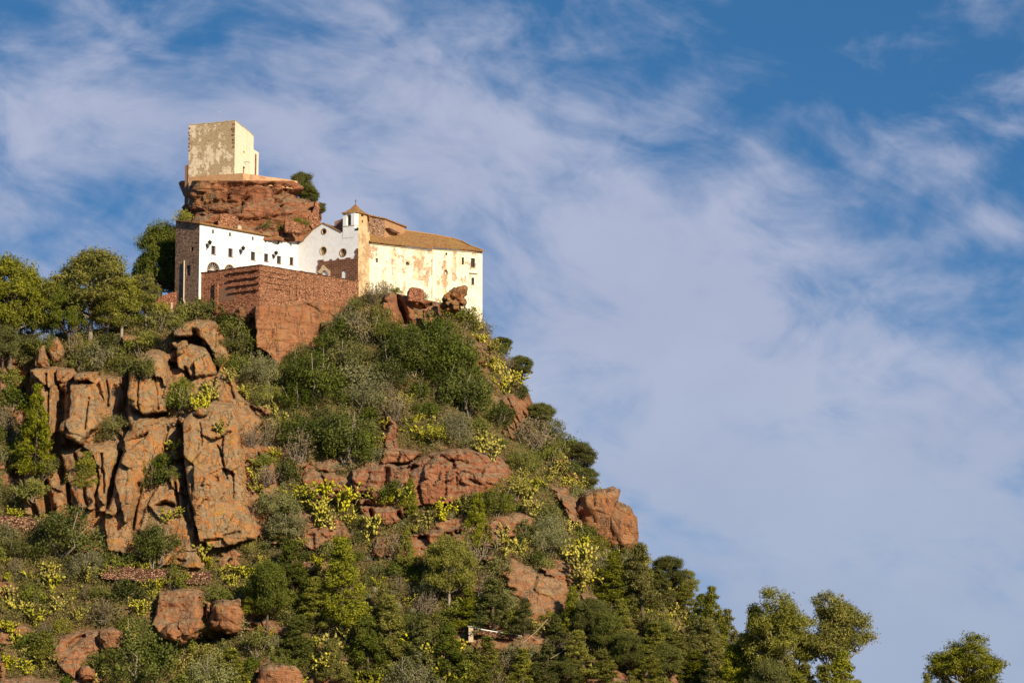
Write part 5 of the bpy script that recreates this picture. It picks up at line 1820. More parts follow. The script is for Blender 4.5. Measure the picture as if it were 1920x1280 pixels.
# =================================================================== loose boulders, each a stone of its own
def boulder(pix, Y, thick, tone_v, lab, seed, rough=0.35, flatness=0.55):
    q = np.array(pix, float)
    c = q.mean(0)
    NAn, NRn = 64, 18
    ang = np.linspace(0, 2 * math.pi, NAn, endpoint=False)
    rad = np.zeros(NAn)
    for k, a in enumerate(ang):
        d = np.array([math.cos(a), math.sin(a)])
        best_ = 1.0
        for (x1, y1), (x2, y2) in zip(q, np.roll(q, -1, 0)):
            e = np.array([x2 - x1, y2 - y1])
            den = d[0] * e[1] - d[1] * e[0]
            if abs(den) < 1e-9:
                continue
            t = ((x1 - c[0]) * e[1] - (y1 - c[1]) * e[0]) / den
            s = ((x1 - c[0]) * d[1] - (y1 - c[1]) * d[0]) / den
            if t > 0 and -1e-6 <= s <= 1 + 1e-6:
                best_ = max(best_, t)
        rad[k] = best_
    V = []
    for j in range(2 * NRn + 1):
        f = math.sin(math.pi * j / (2 * NRn))                  # outline factor
        dep = -math.cos(math.pi * j / (2 * NRn))
        f = f ** flatness
        dep = math.copysign(abs(dep) ** 0.8, dep)
        for k in range(NAn):
            V.append(at(c[0] + math.cos(ang[k]) * rad[k] * f, c[1] + math.sin(ang[k]) * rad[k] * f, Y + dep * thick))
    V = np.array(V)
    lum = fbm(V * 0.5 + seed * 3.7, 4, 0.5)
    bd = fbm(np.stack([V[:, 0] * 0.2, V[:, 1] * 0.2, V[:, 2] * 1.4], -1) + seed, 3, 0.5, True)
    e1, v1, tl1 = cells(V * 0.55 + seed * 1.3)
    cen = V.mean(0)
    dv = V - cen
    dv /= np.linalg.norm(dv, axis=1)[:, None]
    V = V + dv * (rough * (0.5 * lum + 0.2 * bd + 0.8 * (v1 - 0.5) + 2.2 * tl1 - 0.3 * (1 - sstep(0, 0.06, e1))))[:, None]
    n = 2 * NRn + 1
    I = np.arange(n * NAn).reshape(n, NAn)
    Fb = np.stack([I[:-1], np.roll(I[:-1], -1, 1), np.roll(I[1:], -1, 1), I[1:]], -1).reshape(-1, 4)
    me = np_mesh('boulder', V, Fb, True)
    for nm, val in (('rock', 1.0), ('tone', tone_v)):
        a_ = me.attributes.new(nm, 'FLOAT', 'POINT')
        a_.data.foreach_set('value', np.full(len(V), val, np.float32))
    me.materials.append(M['rock'])
    return tag(link('boulder', me), lab, 'boulder', 'loose boulders on the hill')


def hY(x, y, off):
    i = hill_at(x, y)
    return HV[i][1] + off


boulder([(86, 648), (92, 640), (107, 633), (112, 640), (123, 659), (116, 672), (110, 680), (100, 682), (94, 668)], hY(100, 682, 0.2), 2.2, 0.8, 'upright split tan boulder perched above the cliff, its larger half', 1, 0.2, 0.4)
boulder([(67, 683), (71, 656), (80, 648), (84, 650), (86, 665), (93, 688), (80, 690)], hY(85, 690, 0.6), 1.6, 0.8, 'narrow half of the split boulder on the cliff edge, beside the larger half', 2, 0.2, 0.4)
boulder([(832, 570), (837, 554), (848, 546), (862, 540), (873, 542), (874, 552), (868, 568), (858, 582), (842, 582)], 629.6, 2.6, 0.6, 'brown rounded rock jutting out of the base of the cream church wall', 3, 0.6, 0.45)
boulder([(398, 1160), (401, 1132), (412, 1127), (446, 1127), (456, 1150), (452, 1180), (440, 1187), (412, 1182), (398, 1176)], hY(425, 1180, -2.4), 3.4, 0.35, 'large square brown block overhanging a dark hollow near the bottom of the slope', 4, 0.35, 0.42)
boulder([(318, 1200), (300, 1188), (312, 1172), (345, 1162), (376, 1160), (382, 1176), (366, 1192), (338, 1206)], hY(345, 1195, -1.6), 2.6, 0.35, 'low slanting slab beside the square overhanging block', 5, 0.3, 0.5)
boulder([(480, 1286), (486, 1258), (505, 1246), (530, 1243), (554, 1249), (567, 1270), (568, 1295), (520, 1300)], hY(525, 1290, -1.0), 3.0, 0.3, 'smooth domed red boulder at the bottom edge of the slope', 6, 0.25, 0.55)
boulder([(184, 1196), (190, 1182), (212, 1176), (228, 1184), (236, 1206), (222, 1216), (198, 1218)], hY(210, 1215, -0.8), 2.0, 0.3, 'rounded red boulder capping the low outcrop in the lower corner', 7, 0.25, 0.55)
boulder([(148, 1262), (152, 1250), (166, 1246), (176, 1256), (174, 1272), (156, 1276)], hY(162, 1275, -0.6), 1.3, 0.25, 'small boxy red stone below the low outcrop in the lower corner', 8, 0.2, 0.5)
boulder([(1084, 960), (1092, 932), (1112, 921), (1132, 918), (1156, 918), (1162, 925), (1155, 933), (1148, 937), (1160, 944), (1178, 955), (1190, 968), (1194, 1000), (1194, 1030), (1168, 1036), (1140, 1026), (1110, 1010), (1092, 990)],
        hY(1110, 1000, 4.5), 6.5, 0.35, 'big brown crag shaped like a face in profile jutting out against the sky', 9, 0.45, 0.40)
boulder([(1108, 985), (1112, 968), (1128, 962), (1150, 968), (1160, 985), (1156, 1006), (1134, 1004)], hY(1130, 1000, 0.2), 2.6, 0.5, 'rounded mossy rock tucked under the face shaped crag', 10, 0.3, 0.6)
boulder([(366, 776), (368, 768), (376, 763), (386, 768), (390, 776), (380, 780)], hY(378, 782, 0.0), 1.2, 1.0, 'small rounded stone balanced on top of the broad sunlit pillar', 11, 0.12, 0.7)
boulder([(228, 640), (232, 632), (246, 628), (264, 631), (272, 638), (262, 645), (240, 645)], hY(250, 645, 0.0), 1.6, 0.7, 'flat pale stone lying among the scrub below the ridge pines', 12, 0.15, 0.55)
boulder([(439, 592), (442, 580), (452, 574), (464, 578), (474, 592), (468, 602), (450, 602)], hY(455, 600, -0.5), 1.6, 0.35, 'red boulder at the foot of the shaded terrace wall corner', 13, 0.2, 0.55)
boulder([(425, 1062), (430, 1050), (438, 1040), (446, 1052), (452, 1062)], hY(438, 1062, -0.3), 1.2, 0.6, 'pale pointed stone below the broad sunlit pillar', 14, 0.15, 0.6)
boulder([(578, 1112), (582, 1098), (596, 1095), (612, 1102), (618, 1114), (600, 1120)], hY(598, 1118, -0.4), 1.5, 0.4, 'small brown stone half hidden among the pines low on the slope', 15, 0.2, 0.55)

# gate pillar, white capped wall and bleached poles low on the slope
i_ = hill_at(885, 1188)
gp = HV[i_] + np.array([0, -3.0, 0])
gz = Vector(at(883, 1190, gp[1]))
gate = empty('gate_pillar', gz, 'small pale stone gate pillar at the end of the white capped wall', 'pillar')
MB().box(gz + Vector((-0.4, 0, -1.2)), (0.8, 0, 0), (0, 0.8, 0), (0, 0, 2.6)).build('shaft', M['stone_trim'], gate)
MB().box(gz + Vector((-0.5, -0.1, 1.403)), (1.0, 0, 0), (0, 1.0, 0), (0, 0, 0.16)).build('cap', M['white_paint'], gate)
wv = MB()
pp = [Vector(at(x, y, gp[1] + 0.4 + (x - 889) * 0.012)) for x, y in ((889, 1177), (910, 1181), (940, 1186), (965, 1189), (988, 1195))]
cp_ = MB()
for a, b in zip(pp[:-1], pp[1:]):
    wv.box(a - UP * 0.9, b - a, Vector((0, 0.5, 0)), UP * 0.897)
    cp_.box(a - Vector((0, 0.1, 0)), b - a, Vector((0, 0.7, 0)), UP * 0.14)
lw = wv.build('garden_wall', M['dry_stone'])
tag(lw, 'low wall with a white coping running from the gate pillar through the pines', 'wall')
fix_sub(lw, cp_.build('coping', M['white_paint'], None))


def pole(name, x0, y0_, x1, y1_, lift, rad, mat, lab):
    a = Vector(at(x0, y0_, hY(x0, y0_, -lift)))
    b = Vector(at(x1, y1_, hY(x1, y1_, -lift)))
    mid = (a + b) / 2 + Vector((0.1, 0, -0.12))
    return tag(MB().tube([a, mid, b], [rad, rad * 0.9, rad * 0.75], 6).build(name, mat), lab, 'pole')


pole('leaning_pole', 979, 1206, 1027, 1160, 5.0, 0.07, M['pole'], 'long bleached pole leaning against the foot of the bare brown slope')
pole('leaning_pole', 1032, 1234, 1072, 1206, 5.0, 0.055, M['pole'], 'thin pale pole lying across the shrubs below the bare brown slope')
pole('handrail', 736, 1070, 797, 1142, 1.6, 0.16, M['iron'], 'dark iron handrail running diagonally down the slope among agaves')
# =================================================================== vegetation
M['pine'] = leaf_material('pine_needles', (0.080, 0.090, 0.013), (0.325, 0.298, 0.040))
M['pine_dark'] = leaf_material('dark_pine_needles', (0.060, 0.074, 0.014), (0.200, 0.200, 0.036))
M['holm'] = leaf_material('dark_evergreen_leaves', (0.040, 0.056, 0.009), (0.165, 0.182, 0.026))
M['olive'] = leaf_material('olive_green_leaves', (0.088, 0.098, 0.020), (0.285, 0.275, 0.054))
M['grey'] = leaf_material('grey_green_leaves', (0.125, 0.128, 0.055), (0.340, 0.315, 0.135))
M['fresh'] = leaf_material('yellow_green_leaves', (0.150, 0.150, 0.018), (0.430, 0.380, 0.045))
M['dry'] = leaf_material('brown_dry_leaves', (0.125, 0.096, 0.048), (0.320, 0.245, 0.120))
M['pad'] = leaf_material('cactus_pads', (0.140, 0.145, 0.022), (0.660, 0.560, 0.075), trans=0.12)
M['agave'] = leaf_material('agave_blades', (0.160, 0.180, 0.105), (0.420, 0.400, 0.250), trans=0.1)
M['scrub'] = leaf_material('low_scrub', (0.085, 0.082, 0.024), (0.290, 0.245, 0.085))


def unit(v):
    return v / (np.linalg.norm(v, axis=1)[:, None] + 1e-9)


def leaves(rng, C, N, length, width, rand=0.9, droop=0.0):
    """little lozenge leaves at points C facing roughly along N"""
    n = len(C)
    nn = unit(N + rand * rng.normal(size=(n, 3)))
    t = rng.normal(size=(n, 3))
    t = unit(t - (t * nn).sum(1)[:, None] * nn)
    b = np.cross(nn, t)
    l = length * rng.uniform(0.6, 1.35, (n, 1)) * 0.5
    w = width * rng.uniform(0.6, 1.35, (n, 1)) * 0.5
    V = np.stack([C - t * l, C - b * w, C + t * l, C + b * w], 1).reshape(-1, 3)
    F = np.arange(4 * n).reshape(n, 4)
    return V, F


def clump_points(rng, c, r, n):
    """points near the skin of an ellipsoid clump, and their outward directions"""
    d = unit(rng.normal(size=(n, 3)))
    rad = np.clip(rng.normal(0.78, 0.30, (n, 1)), 0.05, 1.6)
    return np.asarray(c) + d * rad * np.asarray(r), unit(d / np.asarray(r))


def crown_mesh(name, rng, clumps, per, ln, wd, rand, mat, up=0.25):
    Cs, Ns = [], []
    for c, r in clumps:
        n = max(12, int(per * (np.prod(r) ** (2 / 3))))
        p, d = clump_points(rng, c, r, n)
        Cs.append(p)
        Ns.append(d + np.array([0, 0, up]))
    V, F = leaves(rng, np.concatenate(Cs), np.concatenate(Ns), ln, wd, rand)
    me = np_mesh(name, V, F)
    me.materials.append(mat)
    return me


def mb_mesh(name, mb, mat, smooth=True):
    me = bpy.data.meshes.new(name)
    me.from_pydata([tuple(v) for v in mb.v], [], mb.f)
    if smooth:
        me.polygons.foreach_set('use_smooth', [True] * len(me.polygons))
    me.materials.append(mat)
    return me


def limb(mb, rng, a, b, r0, r1, bend=0.12):
    a, b = Vector(a), Vector(b)
    L = (b - a).length
    pts, rad = [], []
    for k in range(5):
        f = k / 4
        p = a + (b - a) * f
        if 0 < k < 4:
            p = p + Vector(rng.normal(size=3)) * bend * L * 0.35 + Vector((0, 0, -0.06 * L * math.sin(f * math.pi)))
        pts.append(p)
        rad.append(r0 + (r1 - r0) * f)
    mb.tube(pts, rad, 6)


def pine_proto(seed, form, mat, bark):
    """a pine 10 m tall: trunk with limbs, and a crown of separate needle clumps"""
    rng = np.random.default_rng(seed)
    tr = MB()
    clumps = []
    H = 10.0
    lean = rng.uniform(-0.5, 0.5, 2)
    trunk_top = {'round': 7.6, 'tall': 8.6, 'cone': 9.4, 'airy': 8.2}[form]
    tp = [(0, 0, -1.2), (lean[0] * 0.2, lean[1] * 0.2, 1.6), (lean[0] * 0.8, lean[1] * 0.5, 4.2), (lean[0] * 0.9 + rng.uniform(-.3, .3), lean[1], 6.2), (lean[0], lean[1], trunk_top)]
    tr.tube(tp, [0.30, 0.25, 0.19, 0.13, 0.05], 8)

    def on_trunk(z):
        zs = [p[2] for p in tp]
        return np.array([np.interp(z, zs, [p[k] for p in tp]) for k in (0, 1)] + [z])
    n = {'round': 125, 'tall': 170, 'cone': 125, 'airy': 80}[form]
    for k in range(n):
        a = rng.uniform(0, 2 * math.pi)
        if form == 'cone':
            z = 0.5 + 9.2 * rng.uniform(0, 1) ** 0.95
            R_ = 2.5 * (1 - (max(z - 0.6, 0) / 9.4) ** 1.35) + 0.22
            rad = R_ * rng.uniform(0.45, 1.0)
            base = on_trunk(min(z - 0.3 - 0.15 * rad, trunk_top))
            r = np.array([0.50, 0.50, 0.36]) * rng.uniform(0.5, 1.7) * (0.7 + 0.3 * R_ / 2.5)
        elif form == 'tall':
            if k % 13 == 0:                                   # the crown is built of a dozen boughs, each its own uneven mass
                u = rng.uniform(-0.9, 1.0) if k else 1.0
                al = 2.4 * k / 13 + rng.uniform(-0.4, 0.4)
                rho = math.sqrt(max(0.05, 1 - u * u)) * rng.uniform(0.55, 1.0)
                lobe = (al, 2.35 * rho, 6.9 + 2.3 * u, rng.uniform(0.85, 1.45))
            d = rng.normal(size=3)
            d /= np.linalg.norm(d)
            lx_, ly_ = lobe[1] * math.cos(lobe[0]) + lobe[3] * d[0], lobe[1] * math.sin(lobe[0]) + lobe[3] * d[1]
            rad, a = math.hypot(lx_, ly_), math.atan2(ly_, lx_)
            z = lobe[2] + 0.7 * lobe[3] * d[2]
            base = on_trunk(float(np.clip(z - 1.0 - 0.3 * rad, 2.6, trunk_top)))
            r = np.array([0.50, 0.50, 0.36]) * rng.uniform(0.4, 1.6)
        elif form == 'round':
            u = rng.uniform(-0.55, 1.0)
            rho = math.sqrt(max(0, 1 - u * u)) * rng.uniform(0.55, 1.0) ** 0.6
            z = 6.2 + (3.6 if u > 0 else 5.2) * u * rng.uniform(0.75, 1.0)
            rad = 3.5 * rho * (1 + 0.22 * math.sin(2 * a + seed) + 0.15 * math.sin(3 * a + 2 * seed + z)) + 0.1
            base = on_trunk(float(np.clip(z - 1.0 - 0.35 * rad, 2.6, trunk_top)))
            r = np.array([0.74, 0.74, 0.54]) * rng.uniform(0.45, 1.75)
        else:
            z = rng.uniform(3.6, 9.6)
            R_ = 3.3 * math.sin(math.pi * min(1, (z - 1.6) / 8.6)) ** 0.7
            rad = R_ * rng.uniform(0.5, 1.0)
            base = on_trunk(float(np.clip(z - 0.5 - 0.3 * rad, 2.4, trunk_top)))
            r = np.array([0.66, 0.66, 0.40]) * rng.uniform(0.5, 1.7)
        c = np.array([on_trunk(min(z, trunk_top))[0] + rad * math.cos(a), on_trunk(min(z, trunk_top))[1] + rad * math.sin(a), z])
        clumps.append((c, r))
        if rad > 0.5 and rng.uniform() < 0.4:
            limb(tr, rng, base, c - np.array([0, 0, 0.15]), 0.085 if form != 'cone' else 0.05, 0.022)
    # a few bare dead sticks under the crown
    for k in range(5):
        a = rng.uniform(0, 2 * math.pi)
        z = rng.uniform(1.6, 3.6)
        if form != 'cone':
            limb(tr, rng, on_trunk(z), on_trunk(z) + np.array([math.cos(a) * 1.2, math.sin(a) * 1.2, 0.1]), 0.04, 0.012)
    crown = crown_mesh('crown', rng, clumps, {'round': 330, 'tall': 560, 'cone': 430, 'airy': 230}[form], 0.42 if form != 'tall' else 0.30, 0.115 if form != 'tall' else 0.08, 1.0, mat, 0.35)
    return mb_mesh('trunk', tr, bark), crown


def shrub_proto(seed, mat, ln=0.17, wd=0.10, rand=0.9, n=24, per=640, tall=1.25, twiggy=False, cs=1.0):
    """a bush of radius 1: a heap of leaf clumps round hidden stems"""
    rng = np.random.default_rng(seed)
    clumps = []
    for k in range(n):
        a = rng.uniform(0, 2 * math.pi)
        rho = math.sqrt(rng.uniform(0, 1)) * 0.80
        top = tall * (1 - 0.62 * rho ** 2)
        z = rng.uniform(0.05, 1.0) ** 0.7 * top * 0.86
        s = rng.uniform(0.22, 0.42) * cs * rng.choice([0.7, 1.0, 1.25])
        clumps.append((np.array([rho * math.cos(a), rho * math.sin(a), z]), np.array([s, s, s * rng.uniform(0.7, 1.05)])))
    if twiggy:
        per *= 0.42
    # loose sprigs that break the outline
    for k in range(10):
        a = rng.uniform(0, 2 * math.pi)
        e = rng.uniform(0.3, 1.5)
        d = np.array([math.cos(a) * math.cos(e), math.sin(a) * math.cos(e), math.sin(e) * tall])
        clumps.append((d * rng.uniform(0.85, 1.08), np.array([0.12, 0.12, 0.15])))
    me = crown_mesh('shrub', rng, clumps, per, ln, wd, rand, mat, 0.3)
    st = MB()
    m = 26 if twiggy else 7
    for k in range(m):
        a = rng.uniform(0, 2 * math.pi)
        e = rng.uniform(0.5, 1.45)
        L = rng.uniform(0.7, 1.15)
        limb(st, rng, (0, 0, -0.25), (L * math.cos(a) * math.cos(e), L * math.sin(a) * math.cos(e), L * tall * math.sin(e)), 0.035 if not twiggy else 0.022, 0.008, 0.2)
    return me, mb_mesh('stems', st, M['twig'])


def cactus_proto(seed, npad=110, spread=1.25, height=2.1):
    """prickly pear: flat oval pads growing out of one another"""
    rng = np.random.default_rng(seed)
    V, F = [], []

    def pad(base, axis, face, l, w):
        side = np.cross(axis, face)
        i = len(V)
        K = 10
        for k in range(K):
            t = 2 * math.pi * k / K
            x = w / 2 * math.sin(t) * (1.0 + 0.18 * math.cos(t + math.pi))
            y = l / 2 - l / 2 * math.cos(t)
            V.append(base + axis * y + side * x)
        V.append(base + axis * l * 0.55 + face * 0.045)
        V.append(base + axis * l * 0.55 - face * 0.045)
        for k in range(K):
            j = (k + 1) % K
            F.append((i + k, i + j, i + K))
            F.append((i + j, i + k, i + K + 1))
    stack, roots = [], []
    for k in range(max(5, npad // 9)):
        a = rng.uniform(0, 2 * math.pi)
        r = 0.0
        d = np.array([rng.normal() * 0.35, rng.normal() * 0.35, 1.0])
        if roots:
            q0 = roots[int(rng.integers(0, len(roots)))]
            r = rng.uniform(0.22, 0.42)
            q1 = np.array([q0[0] + r * math.cos(a), q0[1] + r * math.sin(a), -0.15])
            if np.hypot(q1[0], q1[1]) > spread:
                q1[:2] *= spread / np.hypot(q1[0], q1[1])
        else:
            q1 = np.array([0, 0, -0.15])
        roots.append(q1)
        stack.append((q1, d / np.linalg.norm(d), 0))
    count = 0
    while stack and count < npad:
        base, d, lev = stack.pop(int(rng.integers(0, len(stack))))
        l, w = rng.uniform(0.42, 0.68), rng.uniform(0.26, 0.40)
        f = rng.normal(size=3)
        f -= f.dot(d) * d
        f /= np.linalg.norm(f)
        pad(base, d, f, l, w)
        count += 1
        tip = base + d * l * 0.93
        if tip[2] < height:
            side = np.cross(d, f)
            for q in range(int(rng.integers(1, 4))):
                nd = d * 0.8 + side * rng.normal() * 0.7 + f * rng.normal() * 0.35 + np.array([0, 0, 0.25])
                nd /= np.linalg.norm(nd)
                stack.append((tip + side * rng.normal() * w * 0.22 - d * 0.04, nd, lev + 1))
    me = np_mesh('prickly_pear', np.array(V), np.array(F))
    me.materials.append(M['pad'])
    return me


def agave_proto(seed):
    rng = np.random.default_rng(seed)
    mb = MB()
    for k in range(30):
        a = k * 2.399
        e = 0.25 + 1.15 * (k / 30)
        L = rng.uniform(0.85, 1.2)
        d = Vector((math.cos(a) * math.cos(e), math.sin(a) * math.cos(e), math.sin(e)))
        s = Vector((-math.sin(a), math.cos(a), 0))
        n = d.cross(s)
        pts = [Vector((0, 0, 0.0)), d * L * 0.45 - n * 0.02, d * L * 0.8, d * L + Vector((0, 0, -0.06))]
        ws = [0.05, 0.10, 0.055, 0.004]
        i = len(mb.v)
        for p, w in zip(pts, ws):
            mb.v += [p - s * w, p + n * w * -0.5, p + s * w]
        for q in range(3):
            mb.f += [(i + q * 3, i + q * 3 + 1, i + q * 3 + 4, i + q * 3 + 3), (i + q * 3 + 1, i + q * 3 + 2, i + q * 3 + 5, i + q * 3 + 4)]
    return mb_mesh('agave', mb, M['agave'], False)


PINES = {
    'round': [pine_proto(s, 'round', M['pine'], M['bark_pale']) for s in (1, 2, 3)],
    'cone': [pine_proto(s, 'cone', M['pine'], M['bark_dark']) for s in (4, 5, 6)],
    'airy': [pine_proto(s, 'airy', M['pine'], M['bark_pale']) for s in (7, 8)],
    'tall': [pine_proto(s, 'tall', M['pine'], M['bark_pale']) for s in (13, 14)],
    'dark': [pine_proto(s, 'round', M['pine_dark'], M['bark_dark']) for s in (9, 10)],
    'darkcone': [pine_proto(s, 'cone', M['pine_dark'], M['bark_dark']) for s in (11, 12)],
}
SHRUBS = {
    'holm': [shrub_proto(s, M['holm'], 0.13, 0.09) for s in (21, 22, 23)],
    'olive': [shrub_proto(s, M['olive'], 0.14, 0.075) for s in (24, 25, 26)],
    'grey': [shrub_proto(s, M['grey'], 0.15, 0.055, 1.1) for s in (27, 28)],
    'fresh': [shrub_proto(s, M['fresh'], 0.14, 0.06, 1.0) for s in (29, 30)],
    'dry': [shrub_proto(s, M['dry'], 0.12, 0.05, 1.1, twiggy=True) for s in (31, 32)],
}
BIG = {
    'holm': [shrub_proto(s, M['holm'], 0.062, 0.042, n=90, per=1900, cs=0.55) for s in (61, 62)],
    'olive': [shrub_proto(s, M['olive'], 0.066, 0.036, n=90, per=1900, cs=0.55) for s in (63, 64)],
    'grey': [shrub_proto(s, M['grey'], 0.07, 0.03, 1.1, n=90, per=1900, cs=0.55) for s in (65,)],
}
CACTI = [cactus_proto(41, 120), cactus_proto(42, 80, 1.0, 1.8), cactus_proto(43, 150, 1.5, 2.3), cactus_proto(44, 60, 0.8, 1.5), cactus_proto(45, 100, 1.6, 1.4)]
AGAVES = [agave_proto(51), agave_proto(52)]
CORE_R = [1.3, 1.05, 1.55, 0.85, 1.6]

plants = []          # dicts: kind, look, x, y (pixel of the middle), size, root object
prng = np.random.default_rng(77)
PXM = lambda Y: FPX / Y                       # photo pixels per metre at depth Y


def ground_point(x, y):
    i = hill_at(x, y)
    return HV[i].copy(), HR[i]


def put_pine(x, yb, ytop, w, form, depth=None, variant=None, lift=0.0):
    g, _ = ground_point(x, yb)
    if depth is not None:
        g = at(x, yb, depth)
    ppm = PXM(g[1])
    H = (yb - ytop) / ppm / 0.985
    protos = PINES[form]
    tr, cr = protos[int(prng.integers(0, len(protos))) if variant is None else variant]
    nat = 5.6 if form in ('cone', 'darkcone') else 6.6 if form == 'tall' else 7.9
    sx = (w / ppm) / nat * (1.22 if form in ('cone', 'darkcone') else 1.08)
    root = empty('pine_tree', (g[0], g[1] - 0.2, g[2] - 0.2))
    root.rotation_euler = (0, 0, prng.uniform(0, 6.28))
    root.scale = (sx, sx, H / 10.0)
    link('trunk', tr, root)
    link('crown', cr, root)
    plants.append(dict(kind='pine', look=form, x=x, y=(yb + ytop) / 2, size=w, o=root, h=yb - ytop))
    return root


def put_shrub(x, y, rpx, look, tall=1.0, depth=None):
    """x, y: pixel of the foot"""
    g, _ = ground_point(x, y)
    if depth is not None:
        g = at(x, y, depth)
    ppm = PXM(g[1])
    r = 1.36 * rpx / ppm
    pr = BIG[look] if rpx > 28 and look in BIG else SHRUBS[look]
    me, st = pr[int(prng.integers(0, len(pr)))]
    o = link('shrub', me)
    o.location = (g[0], g[1] - 0.15 * r, g[2] - 0.12 * r)
    o.rotation_euler = (prng.uniform(-0.12, 0.12), prng.uniform(-0.12, 0.12), prng.uniform(0, 6.28))
    o.scale = (r * prng.uniform(0.9, 1.1), r * prng.uniform(0.9, 1.1), r * tall * prng.uniform(0.85, 1.15))
    if rpx > 11:
        link('stems', st, o)
    plants.append(dict(kind='shrub', look=look, x=x, y=y - rpx * 0.6, size=2 * rpx, o=o, h=rpx))
    return o


def put_cactus(x, y, rpx, v=None):
    g, _ = ground_point(x, y)
    ppm = PXM(g[1])
    v = int(prng.integers(0, len(CACTI))) if v is None else v
    s = rpx / ppm / CORE_R[v]
    s = min(max(s, 0.8), 1.7)
    o = link('prickly_pear', CACTI[v])
    o.location = (g[0], g[1] - 0.2, g[2] - 0.1)
    o.rotation_euler = (0.12, prng.uniform(-0.1, 0.1), prng.uniform(0, 6.28))
    o.scale = (s, s, s * prng.uniform(0.9, 1.15))
    plants.append(dict(kind='cactus', look='pads', x=x, y=y - rpx * 0.6, size=2 * rpx, o=o, h=rpx))
    return o


def put_agave(x, y, rpx):
    g, _ = ground_point(x, y)
    s = rpx / PXM(g[1])
    o = link('agave', AGAVES[int(prng.integers(0, 2))])
    o.location = (g[0], g[1] - 0.2, g[2] - 0.05)
    o.rotation_euler = (0.25, prng.uniform(-0.2, 0.2), prng.uniform(0, 6.28))
    o.scale = (s, s, s)
    plants.append(dict(kind='agave', look='agave', x=x, y=y, size=2 * rpx, o=o, h=rpx))


# ---- pines traced one by one: foot x, foot y, top y, crown width, form
for a in [(18, 668, 484, 118, 'round'), (-38, 665, 505, 110, 'round'), (98, 648, 512, 92, 'airy'), (168, 642, 466, 132, 'round'), (226, 652, 502, 92, 'airy'), (272, 612, 507, 66, 'airy'),
          (128, 655, 530, 70, 'dark'), (60, 662, 530, 66, 'dark'), (200, 640, 545, 70, 'round'), (5, 700, 600, 60, 'dark'), (44, 688, 616, 56, 'airy'), (250, 612, 540, 60, 'dark'),
          (300, 590, 412, 78, 'dark', 646), (325, 600, 430, 60, 'dark', 654), (272, 600, 470, 50, 'dark', 652),
          (66, 888, 712, 62, 'cone'), (44, 880, 780, 50, 'cone'), (158, 915, 842, 40, 'cone'),
          (562, 388, 321, 44, 'dark', 662), (580, 396, 345, 34, 'dark', 661), (598, 408, 378, 22, 'dark', 660),
          (946, 662, 628, 40, 'dark'), (985, 712, 660, 46, 'dark'), (1012, 800, 752, 50, 'dark'), (1092, 892, 822, 56, 'dark'), (1118, 905, 860, 40, 'dark'),
          (892, 1028, 922, 48, 'cone'), (640, 1185, 1005, 84, 'cone'), (845, 1150, 1010, 80, 'round'), (928, 1196, 1085, 80, 'darkcone'), (1075, 1196, 1095, 46, 'cone'),
          (1152, 1140, 1032, 76, 'cone'), (1206, 1178, 1012, 72, 'cone'), (1180, 1150, 1045, 56, 'cone'), (1256, 1108, 1040, 64, 'dark'), (1308, 1122, 1046, 46, 'airy'), (1282, 1118, 1068, 46, 'dark'),
          (1336, 1215, 1095, 56, 'cone'), (1366, 1245, 1138, 52, 'cone'), (1330, 1270, 1158, 56, 'cone'), (1302, 1262, 1190, 44, 'cone'),
          (525, 1030, 945, 62, 'darkcone'), (548, 1120, 1010, 70, 'darkcone'), (595, 1180, 1080, 66, 'cone'), (500, 1180, 1050, 70, 'dark'), (470, 1150, 1075, 54, 'cone'),
          (690, 1270, 1150, 70, 'darkcone'), (735, 1240, 1115, 64, 'cone'), (790, 1265, 1150, 66, 'darkcone'), (560, 1250, 1150, 70, 'darkcone'), (845, 1290, 1165, 74, 'darkcone'),
          (915, 1295, 1195, 66, 'cone'), (985, 1190, 1120, 46, 'darkcone'), (1045, 1220, 1150, 52, 'darkcone'), (1110, 1210, 1120, 54, 'dark'), (1140, 1240, 1150, 60, 'dark'), (1180, 1270, 1185, 60, 'dark'),
          (1235, 1235, 1160, 52, 'dark'), (1250, 1290, 1205, 56, 'dark'), (980, 1300, 1215, 60, 'cone'), (1060, 1300, 1235, 56, 'dark'), (760, 1060, 985, 36, 'cone'), (720, 1180, 1090, 50, 'cone'),
          (876, 1180, 1100, 50, 'cone'), (620, 1280, 1195, 60, 'cone'), (430, 1290, 1215, 70, 'cone'), (80, 1235, 1180, 44, 'cone'), (770, 970, 895, 30, 'cone'), (1228, 1245, 1165, 60, 'cone'), (1272, 1262, 1180, 62, 'cone'), (1296, 1225, 1150, 50, 'darkcone'), (1350, 1268, 1185, 60, 'cone'), (1210, 1290, 1205, 66, 'cone'),
          (1125, 1300, 1215, 64, 'cone'), (1020, 1290, 1205, 60, 'darkcone'), (1090, 1270, 1180, 60, 'cone'), (1160, 1205, 1120, 56, 'cone'), (1215, 1150, 1085, 50, 'cone'), (1240, 1135, 1065, 50, 'darkcone'), (1285, 1165, 1092, 48, 'cone'),
          (1320, 1180, 1110, 50, 'darkcone'), (1392, 1285, 1195, 64, 'cone'), (1300, 1300, 1215, 66, 'cone')]:
    put_pine(*a)
